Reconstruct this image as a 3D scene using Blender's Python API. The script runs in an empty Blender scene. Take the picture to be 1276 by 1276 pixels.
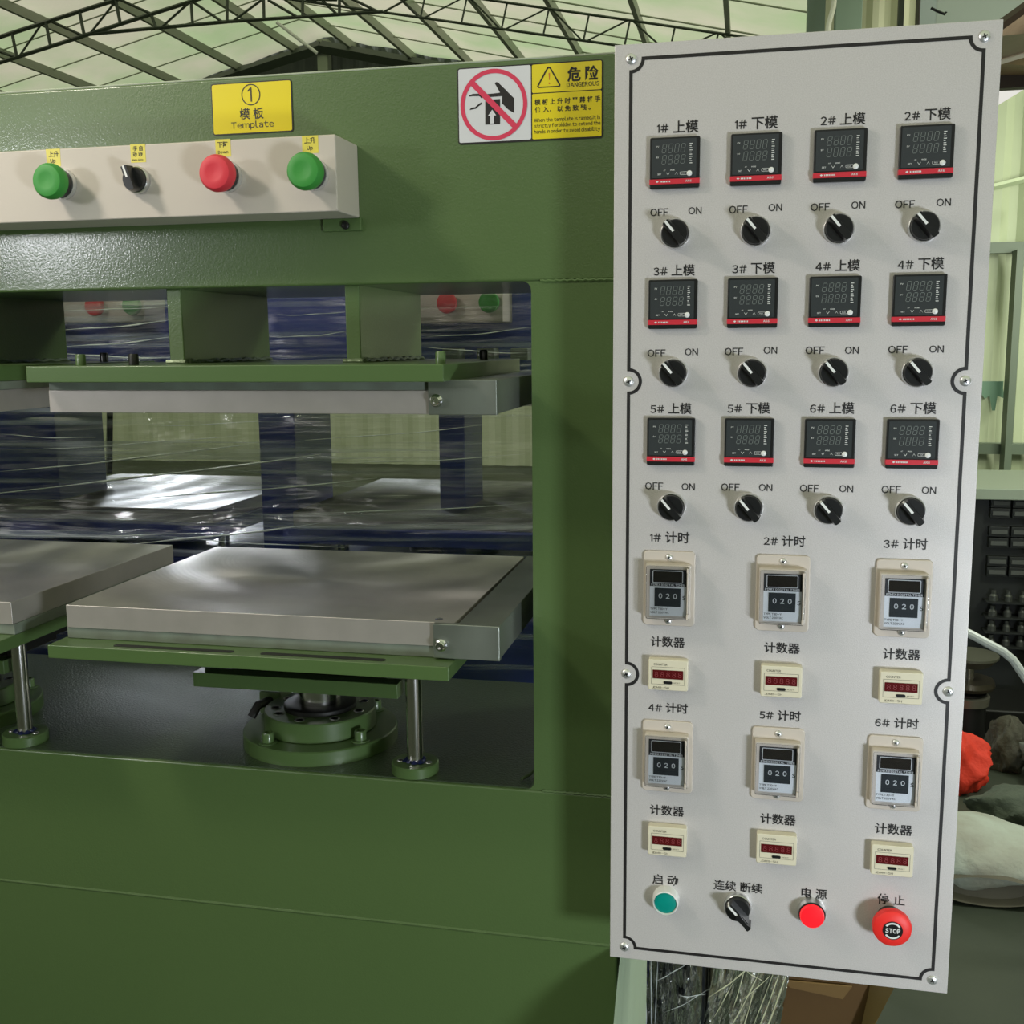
import bpy, math, random
from mathutils import Vector, Matrix
random.seed(7)
sc = bpy.context.scene
col = sc.collection

# ------------------------------------------------------------------ camera
R = ((0.97756287, 0.02371587, -0.20930454), (0.00907238, 0.98797947, 0.15431872), (0.21044839, -0.15275514, 0.96559688))
FPX = 1344.5
EYE = 1.5
cam_d = bpy.data.cameras.new('camera')
cam = bpy.data.objects.new('camera', cam_d)
col.objects.link(cam)
cam_d.sensor_width = 36
cam_d.lens = FPX / 1276 * 36
cam_d.clip_start = 0.01
m = Matrix.Identity(4)
for i in range(3):
    c = (R[0][i], R[2][i], -R[1][i])            # world X, Y, Z of camera axis i (right, down, forward)
    s = (1, -1, -1)[i]
    for k in range(3):
        m[k][i] = c[k] * s
m[2][3] = EYE
cam.matrix_world = m
sc.camera = cam

# ------------------------------------------------------------------ world, exposure
sc.view_settings.view_transform = 'Standard'
sc.view_settings.look = 'None'
sc.view_settings.gamma = 1
sc.view_settings.use_curve_mapping = False
sc.view_settings.exposure = 0.08
w = bpy.data.worlds.new('daylight')
sc.world = w
w.use_nodes = True
w.node_tree.nodes['Background'].inputs[0].default_value = (1.0, 0.98, 0.90, 1)
w.node_tree.nodes['Background'].inputs[1].default_value = 0.75

def lamp(name, loc, target, size, power, color, sy=None):
    d = bpy.data.lights.new(name, 'AREA')
    d.energy = power; d.color = color; d.size = size
    if sy:
        d.shape = 'RECTANGLE'; d.size_y = sy
    o = bpy.data.objects.new(name, d); col.objects.link(o)
    o.location = loc
    o.rotation_euler = (Vector(target) - Vector(loc)).to_track_quat('-Z', 'Y').to_euler()
    return o
lamp('window_daylight', (1.05, -0.25, 0.88), (-0.1, 1.1, 1.05), 0.26, 19.5, (0.84, 0.92, 1.0))
lamp('added_rear_light', (-3.3, 6.0, 1.92), (-0.9, 1.5, 1.2), 0.35, 17.0, (0.92, 0.96, 1.0))  # unseen light, added to draw a highlight arc on the steel plates
lamp('clutter_fill', (2.2, 2.7, 2.7), (1.0, 3.3, 0.0), 0.6, 34.0, (0.95, 1.0, 0.92))  # unseen fill, added to brighten the sack and cloths
lamp('hall_lamp', (-1.28, 0.50, 2.30), (-0.6, 1.15, 1.5), 0.16, 7.2, (1.0, 0.91, 0.80))
lamp('bench_lamp', (-1.55, 0.15, 1.78), (-0.8, 1.3, 1.4), 0.16, 3.6, (0.95, 0.97, 1.0))
lamp('rear_hall_lamp', (-3.55, 6.0, 2.95), (-0.9, 1.5, 1.0), 0.8, 52.0, (0.86, 0.93, 1.0))
lamp('side_wall_fill', (2.4, 5.2, 2.2), (3.0, 8.0, 1.6), 1.2, 70.0, (0.95, 1.0, 0.82))  # unseen fill, added to brighten the right-hand wall
sd = bpy.data.lights.new('sun_on_roof', 'SUN'); sd.energy = 2.9; sd.angle = .2; sd.color = (1.0, 1.0, .93)
so_ = bpy.data.objects.new('sun_on_roof', sd); col.objects.link(so_); so_.location = (-6, 0, 14)
so_.rotation_euler = Vector((-.6, .30, -1)).to_track_quat('-Z', 'Y').to_euler()

# ------------------------------------------------------------------ pixel -> place
def ray(px, py):
    q = (px - 638, py - 638, FPX)
    return [sum(R[i][k] * q[k] for k in range(3)) for i in range(3)]
def at(px, py, Y):
    r = ray(px, py)
    return Vector((r[0] / r[2] * Y, Y, EYE - r[1] / r[2] * Y))
def atz(px, py, Z):
    r = ray(px, py); k = (EYE - Z) / r[1]
    return Vector((r[0] * k, r[2] * k, Z))

# ------------------------------------------------------------------ materials
def lin(c):
    return tuple((v / 255 / 12.92 if v / 255 <= .04045 else ((v / 255 + .055) / 1.055) ** 2.4) for v in c)
def mat(name, rgb, rough=.5, metal=0.0, bump=None, vary=None, coat=0, spec=.5, emit=None, stretch=None, aniso=0):
    """rgb in linear albedo. bump=(scale, distance); vary=(scale, amount, rgb2)."""
    M = bpy.data.materials.new(name); M.use_nodes = True
    nt = M.node_tree; b = nt.nodes['Principled BSDF']
    b.inputs['Base Color'].default_value = (*rgb, 1)
    b.inputs['Roughness'].default_value = rough
    b.inputs['Metallic'].default_value = metal
    b.inputs['Specular IOR Level'].default_value = spec
    b.inputs['Coat Weight'].default_value = coat
    b.inputs['Coat Roughness'].default_value = .06
    tc = None
    def coords():
        nonlocal tc
        if tc is None:
            t = nt.nodes.new('ShaderNodeTexCoord'); mp = nt.nodes.new('ShaderNodeMapping')
            nt.links.new(t.outputs['Object'], mp.inputs['Vector'])
            if stretch: mp.inputs['Scale'].default_value = stretch
            tc = mp.outputs['Vector']
        return tc
    if bump:
        n = nt.nodes.new('ShaderNodeTexNoise'); n.inputs['Scale'].default_value = bump[0]; n.inputs['Detail'].default_value = 3
        nt.links.new(coords(), n.inputs['Vector'])
        bp = nt.nodes.new('ShaderNodeBump'); bp.inputs['Distance'].default_value = bump[1]; bp.inputs['Strength'].default_value = 1
        nt.links.new(n.outputs['Fac'], bp.inputs['Height']); nt.links.new(bp.outputs['Normal'], b.inputs['Normal'])
        if coat: nt.links.new(bp.outputs['Normal'], b.inputs['Coat Normal'])
    if vary:
        n = nt.nodes.new('ShaderNodeTexNoise'); n.inputs['Scale'].default_value = vary[0]; n.inputs['Detail'].default_value = 5
        nt.links.new(coords(), n.inputs['Vector'])
        rp = nt.nodes.new('ShaderNodeValToRGB')
        rp.color_ramp.elements[0].position = .5 - vary[1]; rp.color_ramp.elements[1].position = .5 + vary[1]
        rp.color_ramp.elements[0].color = (*rgb, 1); rp.color_ramp.elements[1].color = (*vary[2], 1)
        nt.links.new(n.outputs['Fac'], rp.inputs['Fac']); nt.links.new(rp.outputs['Color'], b.inputs['Base Color'])
    if emit:
        b.inputs['Emission Color'].default_value = (*emit[0], 1); b.inputs['Emission Strength'].default_value = emit[1]
    return M

def film_mat(name, streak=(2, 2, 40), milky=.25, base=.06, rough=.12, bdist=.004, tint=(.85, .9, 1), lo=.52, hi=.80):
    """thin clear stretch film: mostly transparent, creases catch light"""
    M = bpy.data.materials.new(name); M.use_nodes = True
    nt = M.node_tree; nt.nodes.clear(); L = nt.links
    out = nt.nodes.new('ShaderNodeOutputMaterial'); tr = nt.nodes.new('ShaderNodeBsdfTransparent')
    tr.inputs[0].default_value = (.96, .97, .99, 1)
    gl = nt.nodes.new('ShaderNodeBsdfGlossy'); gl.inputs['Roughness'].default_value = rough
    df = nt.nodes.new('ShaderNodeBsdfDiffuse'); df.inputs[0].default_value = (*tint, 1)
    tc = nt.nodes.new('ShaderNodeTexCoord'); mp = nt.nodes.new('ShaderNodeMapping'); mp.inputs['Scale'].default_value = streak
    mp.inputs['Rotation'].default_value = (0, math.radians(-4), 0)
    L.new(tc.outputs['Object'], mp.inputs['Vector'])
    n1 = nt.nodes.new('ShaderNodeTexNoise'); n1.inputs['Scale'].default_value = 1; n1.inputs['Detail'].default_value = 6; n1.inputs['Distortion'].default_value = .3
    L.new(mp.outputs[0], n1.inputs['Vector'])
    bp = nt.nodes.new('ShaderNodeBump'); bp.inputs['Distance'].default_value = bdist; bp.inputs['Strength'].default_value = 1
    L.new(n1.outputs['Fac'], bp.inputs['Height']); L.new(bp.outputs[0], gl.inputs['Normal'])
    rp = nt.nodes.new('ShaderNodeMapRange'); rp.inputs[1].default_value = lo; rp.inputs[2].default_value = hi; rp.inputs[3].default_value = 0; rp.inputs[4].default_value = milky
    L.new(n1.outputs['Fac'], rp.inputs[0])
    m1 = nt.nodes.new('ShaderNodeMixShader'); L.new(rp.outputs[0], m1.inputs[0]); L.new(tr.outputs[0], m1.inputs[1]); L.new(df.outputs[0], m1.inputs[2])
    fr = nt.nodes.new('ShaderNodeFresnel'); fr.inputs['IOR'].default_value = 1.5; L.new(bp.outputs[0], fr.inputs['Normal'])
    ad = nt.nodes.new('ShaderNodeMath'); ad.operation = 'ADD'; ad.inputs[1].default_value = base; L.new(fr.outputs[0], ad.inputs[0])
    m2 = nt.nodes.new('ShaderNodeMixShader'); L.new(ad.outputs[0], m2.inputs[0]); L.new(m1.outputs[0], m2.inputs[1]); L.new(gl.outputs[0], m2.inputs[2])
    L.new(m2.outputs[0], out.inputs[0])
    return M

def steel_mat(name, rgb, ring=True, rough=.32, centre=(0, 0, 0), metal=1.0):
    """face-milled steel: concentric cutter arcs and dull stains"""
    M = mat(name, rgb, rough, metal, vary=(9, .25, tuple(v * .66 for v in rgb)))
    nt = M.node_tree; b = nt.nodes['Principled BSDF']; L = nt.links
    if ring:
        tg = nt.nodes.new('ShaderNodeTangent'); tg.direction_type = 'RADIAL'; tg.axis = 'Z'; L.new(tg.outputs[0], b.inputs['Tangent']); b.inputs['Anisotropic'].default_value = .8
    tc = nt.nodes.new('ShaderNodeTexCoord')
    mp = nt.nodes.new('ShaderNodeMapping'); mp.inputs['Location'].default_value = centre; L.new(tc.outputs['Object'], mp.inputs[0])
    wv = nt.nodes.new('ShaderNodeTexWave'); wv.wave_type = 'RINGS'; wv.rings_direction = 'Z'
    wv.inputs['Scale'].default_value = 45 if ring else 60; wv.inputs['Distortion'].default_value = .6; wv.inputs['Detail'].default_value = 2
    L.new(mp.outputs[0], wv.inputs['Vector'])
    bp = nt.nodes.new('ShaderNodeBump'); bp.inputs['Distance'].default_value = .00005 if ring else .000005; bp.inputs['Strength'].default_value = 1
    L.new(wv.outputs['Fac'], bp.inputs['Height']); L.new(bp.outputs[0], b.inputs['Normal'])
    n = nt.nodes.new('ShaderNodeTexNoise'); n.inputs['Scale'].default_value = 14; L.new(tc.outputs['Object'], n.inputs['Vector'])
    mr = nt.nodes.new('ShaderNodeMapRange'); mr.inputs[3].default_value = rough + .12; mr.inputs[4].default_value = rough - .06
    w2 = nt.nodes.new('ShaderNodeTexWave'); w2.wave_type = 'RINGS'; w2.rings_direction = 'Z'; w2.inputs['Scale'].default_value = 3.1; w2.inputs['Distortion'].default_value = 1.5; w2.inputs['Detail'].default_value = 3
    L.new(mp.outputs[0], w2.inputs['Vector'])
    mu = nt.nodes.new('ShaderNodeMath'); mu.operation = 'MULTIPLY'; L.new(n.outputs['Fac'], mu.inputs[0]); L.new(w2.outputs['Fac'], mu.inputs[1])
    mr.inputs[2].default_value = .6
    L.new(mu.outputs[0], mr.inputs[0]); L.new(mr.outputs[0], b.inputs['Roughness'])
    return M

MT = {}
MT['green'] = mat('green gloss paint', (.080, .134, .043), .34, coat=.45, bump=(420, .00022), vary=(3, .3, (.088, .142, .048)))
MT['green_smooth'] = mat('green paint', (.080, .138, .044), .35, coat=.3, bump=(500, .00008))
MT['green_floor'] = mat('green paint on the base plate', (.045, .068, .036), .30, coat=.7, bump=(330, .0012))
MT['blue'] = mat('blue paint', (.055, .075, .34), .35, coat=.3, bump=(200, .0003))
MT['panel'] = mat('satin silver panel', (.58, .545, .53), .36, .22, bump=(1000, .00014), vary=(900, .2, (.68, .645, .635)))
MT['panel_edge'] = mat('panel edge', (.70, .69, .68), .4, .2)
MT['ink'] = mat('black print', (.012, .010, .010), .5)
MT['grey_ink'] = mat('grey print', (.10, .085, .06), .6)
MT['box'] = mat('cream box enamel', (.54, .485, .42), .5, coat=.0, bump=(160, .0001))
MT['black'] = mat('black plastic', (.012, .012, .013), .28)
MT['black_matt'] = mat('black matt plastic', (.018, .018, .020), .5)
MT['face'] = mat('dark grey display face', (.040, .045, .048), .25)
MT['ghost'] = mat('unlit segments', (.20, .22, .21), .4)
MT['whitep'] = mat('white print', (.72, .72, .70), .5)
MT['white'] = mat('white plastic', (.80, .80, .78), .35)
MT['redstrip'] = mat('red strip', (.62, .03, .05), .35)
MT['chrome'] = mat('chrome', (.75, .75, .76), .12, 1.0)
MT['rod'] = mat('ground rod steel', (.72, .70, .68), .16, 1.0, bump=(300, .00003), stretch=(1, 1, .1))
MT['zinc'] = mat('zinc plated', (.78, .78, .78), .38, .85)
MT['collar'] = mat('satin metal collar', (.66, .66, .66), .28, .9)
MT['redcap'] = mat('red mushroom plastic', (.68, .035, .055), .55)
MT['stopred'] = mat('stop red plastic', (.88, .025, .02), .5)
MT['greencap'] = mat('green mushroom plastic', (.040, .28, .040), .55)
MT['teal'] = mat('teal lens', (.0, .27, .22), .3)
MT['redlamp'] = mat('lit red lamp lens', (.8, .01, .02), .3, emit=((1, .012, .02), .55))
MT['beige'] = mat('beige plastic', (.60, .53, .46), .35, coat=.1)
MT['cream'] = mat('cream plastic', (.72, .66, .50), .38)
MT['label'] = mat('pale grey label', (.86, .87, .86), .4)
MT['counterred'] = mat('dark red counter glass', (.10, .008, .010), .2)
MT['counterseg'] = mat('unlit red digits', (.22, .03, .035), .4)
MT['clear'] = film_mat('clear plastic lid', (3, 3, 3), .0, -.02, .05, .0001)
MT['yellow'] = mat('yellow sticker', (.74, .60, .01), .3, coat=.3)
MT['yellow_small'] = mat('small yellow sticker', (.70, .60, .08), .4)
MT['stickerwhite'] = mat('white sticker', (.66, .66, .68), .28, coat=.3)
MT['signred'] = mat('sign red print', (.66, .045, .10), .35)
MT['dark'] = mat('dark oily steel', (.02, .02, .018), .45, .5)
MT['strip'] = mat('grey insulation strip', (.20, .24, .19), .6, vary=(40, .3, (.14, .15, .12)))
MT['plate_top'] = steel_mat('milled steel plate', (.66, .64, .60), rough=.34, centre=(-.72, -.10, 0), metal=.72)
MT['rear_plate'] = steel_mat('dull rear plate', (.20, .20, .18), rough=.45, metal=.6)
MT['plate_edge'] = mat('sawn steel edge', (.52, .48, .45), .42, .55, bump=(400, .00008), vary=(30, .3, (.44, .41, .38)))
MT['bracket'] = steel_mat('galvanised angle steel', (.34, .37, .33), ring=False, rough=.36, metal=.8)
MT['wax'] = mat('dark blue thread paste', (.010, .015, .06), .3, bump=(300, .001))
MT['bead'] = mat('weld bead with spatter', (.10, .14, .07), .3, .3, bump=(200, .001))
MT['film'] = film_mat('stretch film on the rear press', (.9, 3, 70), .75, .17, .075, .002)
MT['film_v'] = film_mat('stretch film hanging', (40, 20, 4), .45, .14, .10, .0010, (.95, .97, .90), .58, .74)
MT['film_y'] = film_mat('yellowish stretch film', (34, 18, 5), .80, .22, .12, .0012, (.98, .94, .66), .44, .74)
MT['film_side'] = film_mat('stretch film on machine side', (16, 10, 2), .95, -.5, .6, .001, (.46, .62, .38), .0, .3)

# ------------------------------------------------------------------ mesh builder
class MB:
    def __init__(s): s.v = []; s.f = []; s.mi = []; s.cur = 0
    def add(s, vs, fs):
        o = len(s.v); s.v += [tuple(p) for p in vs]; s.f += [[o + i for i in f] for f in fs]; s.mi += [s.cur] * len(fs); return s
    def box(s, x0, x1, y0, y1, z0, z1):
        return s.add([(x0, y0, z0), (x1, y0, z0), (x1, y1, z0), (x0, y1, z0), (x0, y0, z1), (x1, y0, z1), (x1, y1, z1), (x0, y1, z1)],
                     [(0, 3, 2, 1), (4, 5, 6, 7), (0, 1, 5, 4), (1, 2, 6, 5), (2, 3, 7, 6), (3, 0, 4, 7)])
    def slab(s, pts, y0, y1):
        """polygon of (x, z) extruded from y0 (front) to y1 (back)"""
        n = len(pts); vs = [(x, y0, z) for x, z in pts] + [(x, y1, z) for x, z in pts]
        fs = [list(range(n)), list(range(2 * n - 1, n - 1, -1))] + [[i, n + i, n + (i + 1) % n, (i + 1) % n] for i in range(n)]
        return s.add(vs, fs)
    def zslab(s, pts, z0, z1):
        n = len(pts); vs = [(x, y, z0) for x, y in pts] + [(x, y, z1) for x, y in pts]
        fs = [list(range(n - 1, -1, -1)), list(range(n, 2 * n))] + [[i, (i + 1) % n, n + (i + 1) % n, n + i] for i in range(n)]
        return s.add(vs, fs)
    def flat(s, pts, y):
        return s.add([(x, y, z) for x, z in pts], [list(range(len(pts)))])
    def ring_flat(s, outer, inner, y):
        n = len(outer)
        return s.add([(x, y, z) for x, z in outer] + [(x, y, z) for x, z in inner], [[i, (i + 1) % n, n + (i + 1) % n, n + i] for i in range(n)])
    def lathe(s, prof, c=(0, 0, 0), axis='Y', n=32, sx=1, sz=1):
        """prof: (radius, distance along axis)"""
        vs = []; k = len(prof)
        for i in range(n):
            a = 2 * math.pi * i / n; ca, sa = math.cos(a), math.sin(a)
            for r, h in prof:
                if axis == 'Y': vs.append((c[0] + r * ca * sx, c[1] + h, c[2] + r * sa * sz))
                elif axis == 'Z': vs.append((c[0] + r * ca, c[1] + r * sa, c[2] + h))
                else: vs.append((c[0] + h, c[1] + r * ca, c[2] + r * sa))
        fs = []
        for i in range(n):
            j = (i + 1) % n
            for q in range(k - 1):
                fs.append([i * k + q, j * k + q, j * k + q + 1, i * k + q + 1])
        if prof[0][0] > 1e-6: fs.append([i * k for i in range(n)][::-1])
        if prof[-1][0] > 1e-6: fs.append([i * k + k - 1 for i in range(n)])
        return s.add(vs, fs)
    def tube(s, path, r, n=10):
        path = [Vector(p) for p in path]; vs = []; up = Vector((0, 0, 1))
        for i, p in enumerate(path):
            d = (path[min(i + 1, len(path) - 1)] - path[max(i - 1, 0)]).normalized()
            a = d.cross(up)
            if a.length < .5: a = d.cross(Vector((1, 0, 0)))
            a.normalize(); b = d.cross(a)
            rr = r[i] if isinstance(r, (list, tuple)) else r
            for q in range(n):
                t = 2 * math.pi * q / n; vs.append(p + (a * math.cos(t) + b * math.sin(t)) * rr)
        fs = []
        for i in range(len(path) - 1):
            for q in range(n):
                fs.append([i * n + q, i * n + (q + 1) % n, (i + 1) * n + (q + 1) % n, (i + 1) * n + q])
        fs.append(list(range(n))[::-1]); fs.append([(len(path) - 1) * n + q for q in range(n)])
        return s.add(vs, fs)
    def bar(s, a, b, t):
        """square bar between two points"""
        return s.tube([a, b], t * .7071, 4)
    def grid(s, fn, nu, nv):
        vs = [fn(i / nu, j / nv) for j in range(nv + 1) for i in range(nu + 1)]
        fs = [[j * (nu + 1) + i, j * (nu + 1) + i + 1, (j + 1) * (nu + 1) + i + 1, (j + 1) * (nu + 1) + i] for j in range(nv) for i in range(nu)]
        return s.add(vs, fs)
    def text(s, txt, cx, cz, y, width=None, size=None, bold=0, squash=None):
        vs, fs = text_mesh(txt, bold)
        x0 = min(p[0] for p in vs); x1 = max(p[0] for p in vs); z0 = min(p[1] for p in vs); z1 = max(p[1] for p in vs)
        k = width / (x1 - x0) if width else size
        kz = k if squash is None else squash / (z1 - z0)
        return s.add([(cx + (p[0] - (x0 + x1) / 2) * k, y, cz + (p[1] - (z0 + z1) / 2) * kz) for p in vs], fs)
    def build(s, name, ms, parent=None, bevel=0, smooth=True, recalc=True, seg=2, angle=35):
        me = bpy.data.meshes.new(name)
        o = bpy.data.objects.new(name, me); col.objects.link(o)
        org = Vector((0, 0, 0)); p = parent
        while p is not None: org += p.location; p = p.parent
        me.from_pydata([Vector(q) - org for q in s.v], [], s.f)
        for mm in (ms if isinstance(ms, (list, tuple)) else [ms]): me.materials.append(mm)
        me.polygons.foreach_set('material_index', s.mi)
        if recalc:
            import bmesh
            bm = bmesh.new(); bm.from_mesh(me); bmesh.ops.recalc_face_normals(bm, faces=bm.faces); bm.to_mesh(me); bm.free()
        if smooth:
            me.polygons.foreach_set('use_smooth', [True] * len(me.polygons))
            if not bevel: me.set_sharp_from_angle(angle=math.radians(angle))
        if bevel:
            b = o.modifiers.new('bevel', 'BEVEL'); b.width = bevel; b.segments = seg; b.limit_method = 'ANGLE'; b.angle_limit = math.radians(35); b.harden_normals = smooth
        o.parent = parent
        return o

_tc = {}
def glyph(ch, bold):
    """one character as a mesh; Latin characters are drawn with their full-width sans forms"""
    key = (ch, bold)
    if ch == '1':
        b = bold; return [(.19 - b, 0), (.27 + b, 0), (.27 + b, .73), (.20, .73), (.19 - b, .70), (.19 - b, .57 - b), (.05, .52 - b), (.05, .58 + b), (.15, .64)], [[0, 1, 2, 3, 4], [5, 6, 7], [4, 5, 7, 8]]
    if key not in _tc:
        o_ = ord(ch); c = chr(o_ + 0xFEE0) if 33 <= o_ <= 126 else ch
        cu = bpy.data.curves.new('t', 'FONT'); cu.body = c; cu.resolution_u = 2; cu.fill_mode = 'FRONT'; cu.offset = bold; cu.size = 1
        o = bpy.data.objects.new('t', cu); col.objects.link(o)
        bpy.context.view_layer.update()
        me = o.evaluated_get(bpy.context.evaluated_depsgraph_get()).to_mesh()
        _tc[key] = ([tuple(v.co) for v in me.vertices], [list(p.vertices) for p in me.polygons])
        bpy.data.objects.remove(o); bpy.data.curves.remove(cu)
    return _tc[key]
def text_mesh(txt, bold=0):
    V, F = [], []; pen = 0.0; ls = .86 if any(ord(c) > 255 for c in txt) else 1.0
    for ch in txt:
        if ch == ' ': pen += .26; continue
        v, f = glyph(ch, bold)
        if not v: pen += .3; continue
        wide = ord(ch) > 255
        x0 = min(p[0] for p in v); x1 = max(p[0] for p in v)
        off = (pen - .0) if wide else (pen - x0 * ls + .04)
        b = len(V); V += [(p[0] * (1 if wide else ls) + off, p[1] * (1 if wide else ls)) for p in v]; F += [[b + i for i in q] for q in f]
        pen = pen + 1.0 if wide else pen + (x1 - x0) * ls + .085
    return V, F

def rrect(x0, x1, z0, z1, r, n=5):
    pts = []
    for cx, cz, a0 in ((x1 - r, z1 - r, 0), (x0 + r, z1 - r, 90), (x0 + r, z0 + r, 180), (x1 - r, z0 + r, 270)):
        for i in range(n + 1):
            a = math.radians(a0 + 90 * i / n); pts.append((cx + r * math.cos(a), cz + r * math.sin(a)))
    return pts
def circ(cx, cz, r, n=40, a0=0, a1=360):
    return [(cx + r * math.cos(math.radians(a0 + (a1 - a0) * i / n)), cz + r * math.sin(math.radians(a0 + (a1 - a0) * i / n))) for i in range(n + (a1 - a0 != 360))]
def tag(o, label=None, cat=None, group=None, kind=None):
    for k, v in (('label', label), ('category', cat), ('group', group), ('kind', kind)):
        if v: o[k] = v
    return o
def thing(name, loc, label, cat, group=None):
    o = bpy.data.objects.new(name, None); col.objects.link(o); o.location = loc; o.empty_display_size = .05
    return tag(o, label, cat, group)
def copy_part(src, parent, loc, label=None):
    """copies a part with its sub-parts; loc is relative to parent"""
    c = src.copy(); col.objects.link(c); c.parent = parent; c.location = loc
    if label: c['label'] = label
    for ch in src.children:
        d = ch.copy(); col.objects.link(d); d.parent = c
    return c

# ================================================================== THE GREEN PRESS
FY = 1.18                                   # front plane of the press
XR, XL = -0.134, -2.45                      # right and left ends
ZT, ZB1, ZO, ZC = 1.798, 1.567, .9807, .794  # top, beam underside, base top, crease
press = thing('hydraulic_press', (-1.25, 1.35, 0), 'glossy green hydraulic moulding press with steel heating plates in its long window', 'press')
mb = MB(); mb.box(XL, XR, FY, 1.46, ZB1, ZT)
mb.build('top_beam', MT['green'], press, .003)
mb = MB()
prof = [(FY, ZO), (FY, ZC), (FY + .045, .35), (FY + .045, 0), (1.58, 0), (1.58, ZO)]
n = len(prof); vs = [(XL, y, z) for y, z in prof] + [(XR, y, z) for y, z in prof]
mb.add(vs, [list(range(n)), list(range(2 * n - 1, n - 1, -1))] + [[i, n + i, n + (i + 1) % n, (i + 1) % n] for i in range(n)])
mb.build('base', MT['green'], press, .0035)
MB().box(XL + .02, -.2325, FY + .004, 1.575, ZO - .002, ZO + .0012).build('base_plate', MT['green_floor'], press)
# right-hand column with its rounded window corners
mb = MB()
rr = .010
pts = [(XR, ZO), (XR, ZB1), (-.2325 - rr, ZB1)]
pts += [(-.2325 - rr + rr * math.sin(math.radians(a)), ZB1 - rr + rr * math.cos(math.radians(a))) for a in (0, 22, 45, 67, 90)]
pts += [(-.2325 - rr + rr * math.cos(math.radians(a)), ZO + rr - rr * math.sin(math.radians(a))) for a in (0, 22, 45, 67, 90)]
mb.slab(pts[::-1], FY + .0015, 1.5)
mb.build('column', MT['green'], press, .0045, seg=3)
MB().box(XL, XL + .1, FY, 1.5, ZO, ZB1).build('column', MT['green'], press, .004)
# weld seams where the column meets beam and base
for z in (ZB1, ZO):
    MB().tube([(-.222 + .088 * i / 30, FY + .0008, z + .0006 * math.sin(i * 2.3)) for i in range(31)], .0016, 6).build('weld_seam', MT['green_smooth'], press)
MB().tube([(XL + .01, FY + .002, ZC), (XR - .003, FY + .002, ZC)], .0030, 8).build('bend_edge', MT['green'], press)
MB().tube([(XL, FY + .002, ZT + .0005), (XR, FY + .002, ZT + .0004)], .0011, 6).build('top_edge_highlight', mat('pale edge highlight', (.42, .46, .36), .4), press)  # pale line coloured in for the light caught along the top edge
MB().tube([(-.252, FY + .02, ZO + .004), (-.243, FY + .03, ZO + .007), (-.236, FY + .045, ZO + .012)], .002, 6).build('weld_seam', MT['bead'], press)

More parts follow.
